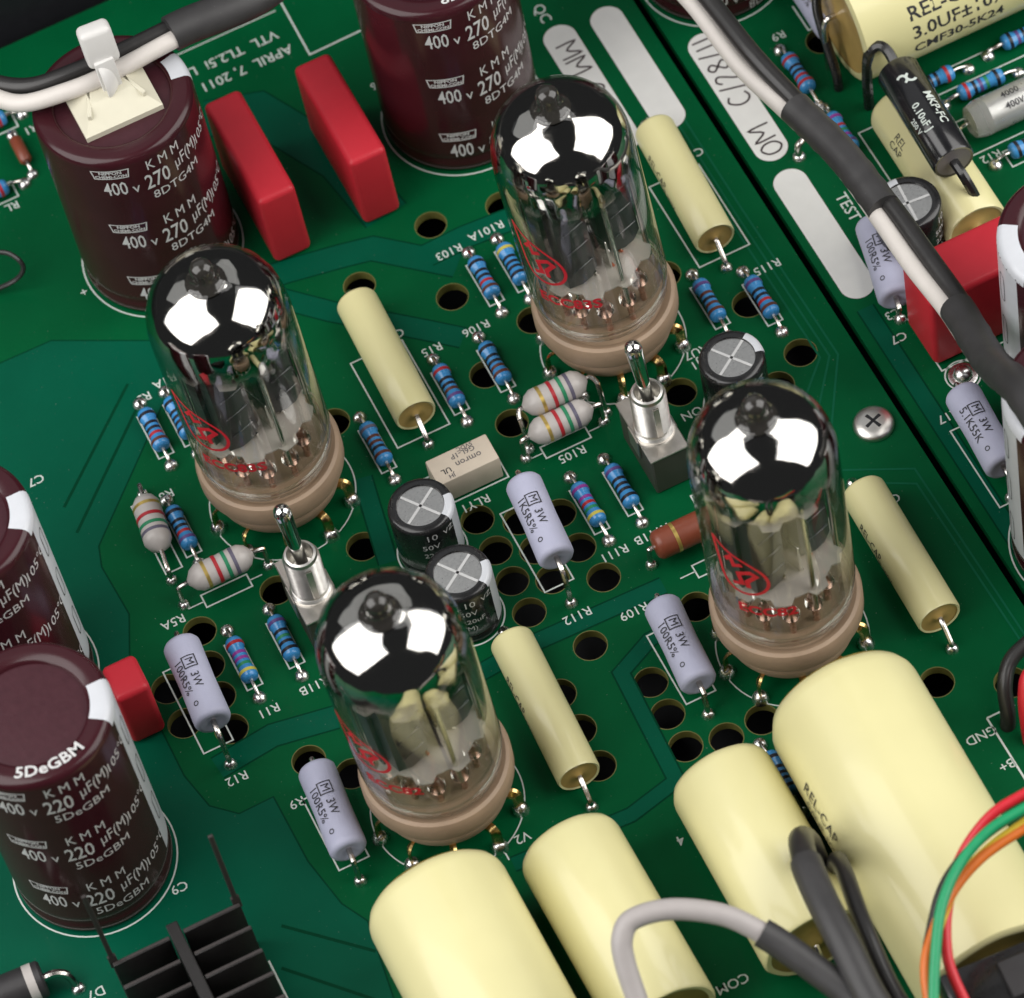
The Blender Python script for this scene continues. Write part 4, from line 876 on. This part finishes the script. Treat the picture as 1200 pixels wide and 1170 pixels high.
t = thing('cable', 'thin black wire beside the dark sleeved cable', 'cable', (0, 0, 0))
part('wire', t, None, tube([(11.6,-81,8),(11.2,-84,17),(10.2,-89,22.5),(8.4,-98,25.5),(7.4,-108,25),(8,-118,24)], 1.2, 12, 8), BLACKW)
WG = 'coloured lead wires over the largest yellow capacitor'
for nm, pts, mt in (('red', [(38.5,-96.1,36),(34,-96.2,35),(28.2,-96.5,34),(22.4,-98.9,31.5),(18.2,-103.4,30),(15.7,-107.6,29.4),(14.6,-111,28),(14.5,-116.5,25)], REDW),
                    ('black', [(38.1,-97.0,34.6),(33.5,-97.3,33.6),(26.3,-98.0,32.6),(19.5,-100.8,31.6),(14.9,-105.3,30.4),(11.9,-109.6,29),(9.6,-116.9,27)], BLACKW),
                    ('green', [(37,-98.7,37.4),(32.5,-99,36.9),(26.7,-99.4,36.4),(21.3,-101.4,35.4),(17,-104.7,34.4),(13.7,-109,32.9),(10,-115.1,30.4),(9,-119,29)], GREENW),
                    ('orange', [(36.3,-99.9,34.6),(31.9,-100.1,34.1),(24.6,-101,33.6),(18.7,-103.4,32.6),(13.5,-107.6,31.6),(11.0,-111,30.6),(9.0,-116.5,28.4)], ORANGEW),
                    ('yellow', [(37.2,-99.2,35.0),(32.4,-99.5,34.2),(26,-100.4,33.6),(20.2,-102.4,32.6),(15.2,-106.4,31.4),(12.0,-110.6,30.4),(9.6,-117,28)], YELLOWW)):
    one('lead_wire', nm + ' insulated wire curving over the largest yellow capacitor', 'wire', tube(pts, .72, 12, 8), mt, WG)
one('lead_wire', 'black wire running down to the GND pad', 'wire', tube([(60,-61,12),(55.7,-61.9,8.5),(51.7,-61.8,7),(48.3,-62.7,6),(46.1,-65.1,4.5),(45.1,-67.6,2),(44.5,-68.5,-.4)], 1.1, 12, 8), BLACKW)
one('lead_wire', 'red wire running down to the B+ pad', 'wire', tube([(58,-67,12),(53.6,-66.9,9),(49.4,-66.9,8),(47.6,-68.6,6),(46.6,-70.8,3),(46.2,-72.3,-.4)], 1.2, 12, 8), REDW)
one('lead_wire', 'thin black wire loop beside the tied maroon capacitor', 'wire', tube([(-60,77,6),(-52.9,76.4,6),(-49.8,75.3,6),(-48.3,73.1,5.6),(-48.4,72.2,4),(-50.6,72.6,2),(-56,73.9,.6)], .4, 8, 8), BLACKW)
one('lead_wire', 'black sleeved wire at the amber end of the REL-CAP capacitor', 'wire', tube([(78.6,53,13.5),(76.6,50.3,10),(75.9,46.1,6),(75.5,42.8,2.5),(75.3,42.1,-.4)], .75, 10, 8), BLACKPL)
t = thing('wire_connector', 'black plastic connector housing at the front end of the largest yellow capacitor', 'connector', (26.5, -113.2, 0), radians(-4))
part('housing', t, None, rbox(26, 9, 22, .6, 2, (0, 0, 11.1)), BLACKPL); part('raised_panel', t, None, rbox(15, 5.6, .7, .2, 1, (2, 0, 22.3)), DIODE)
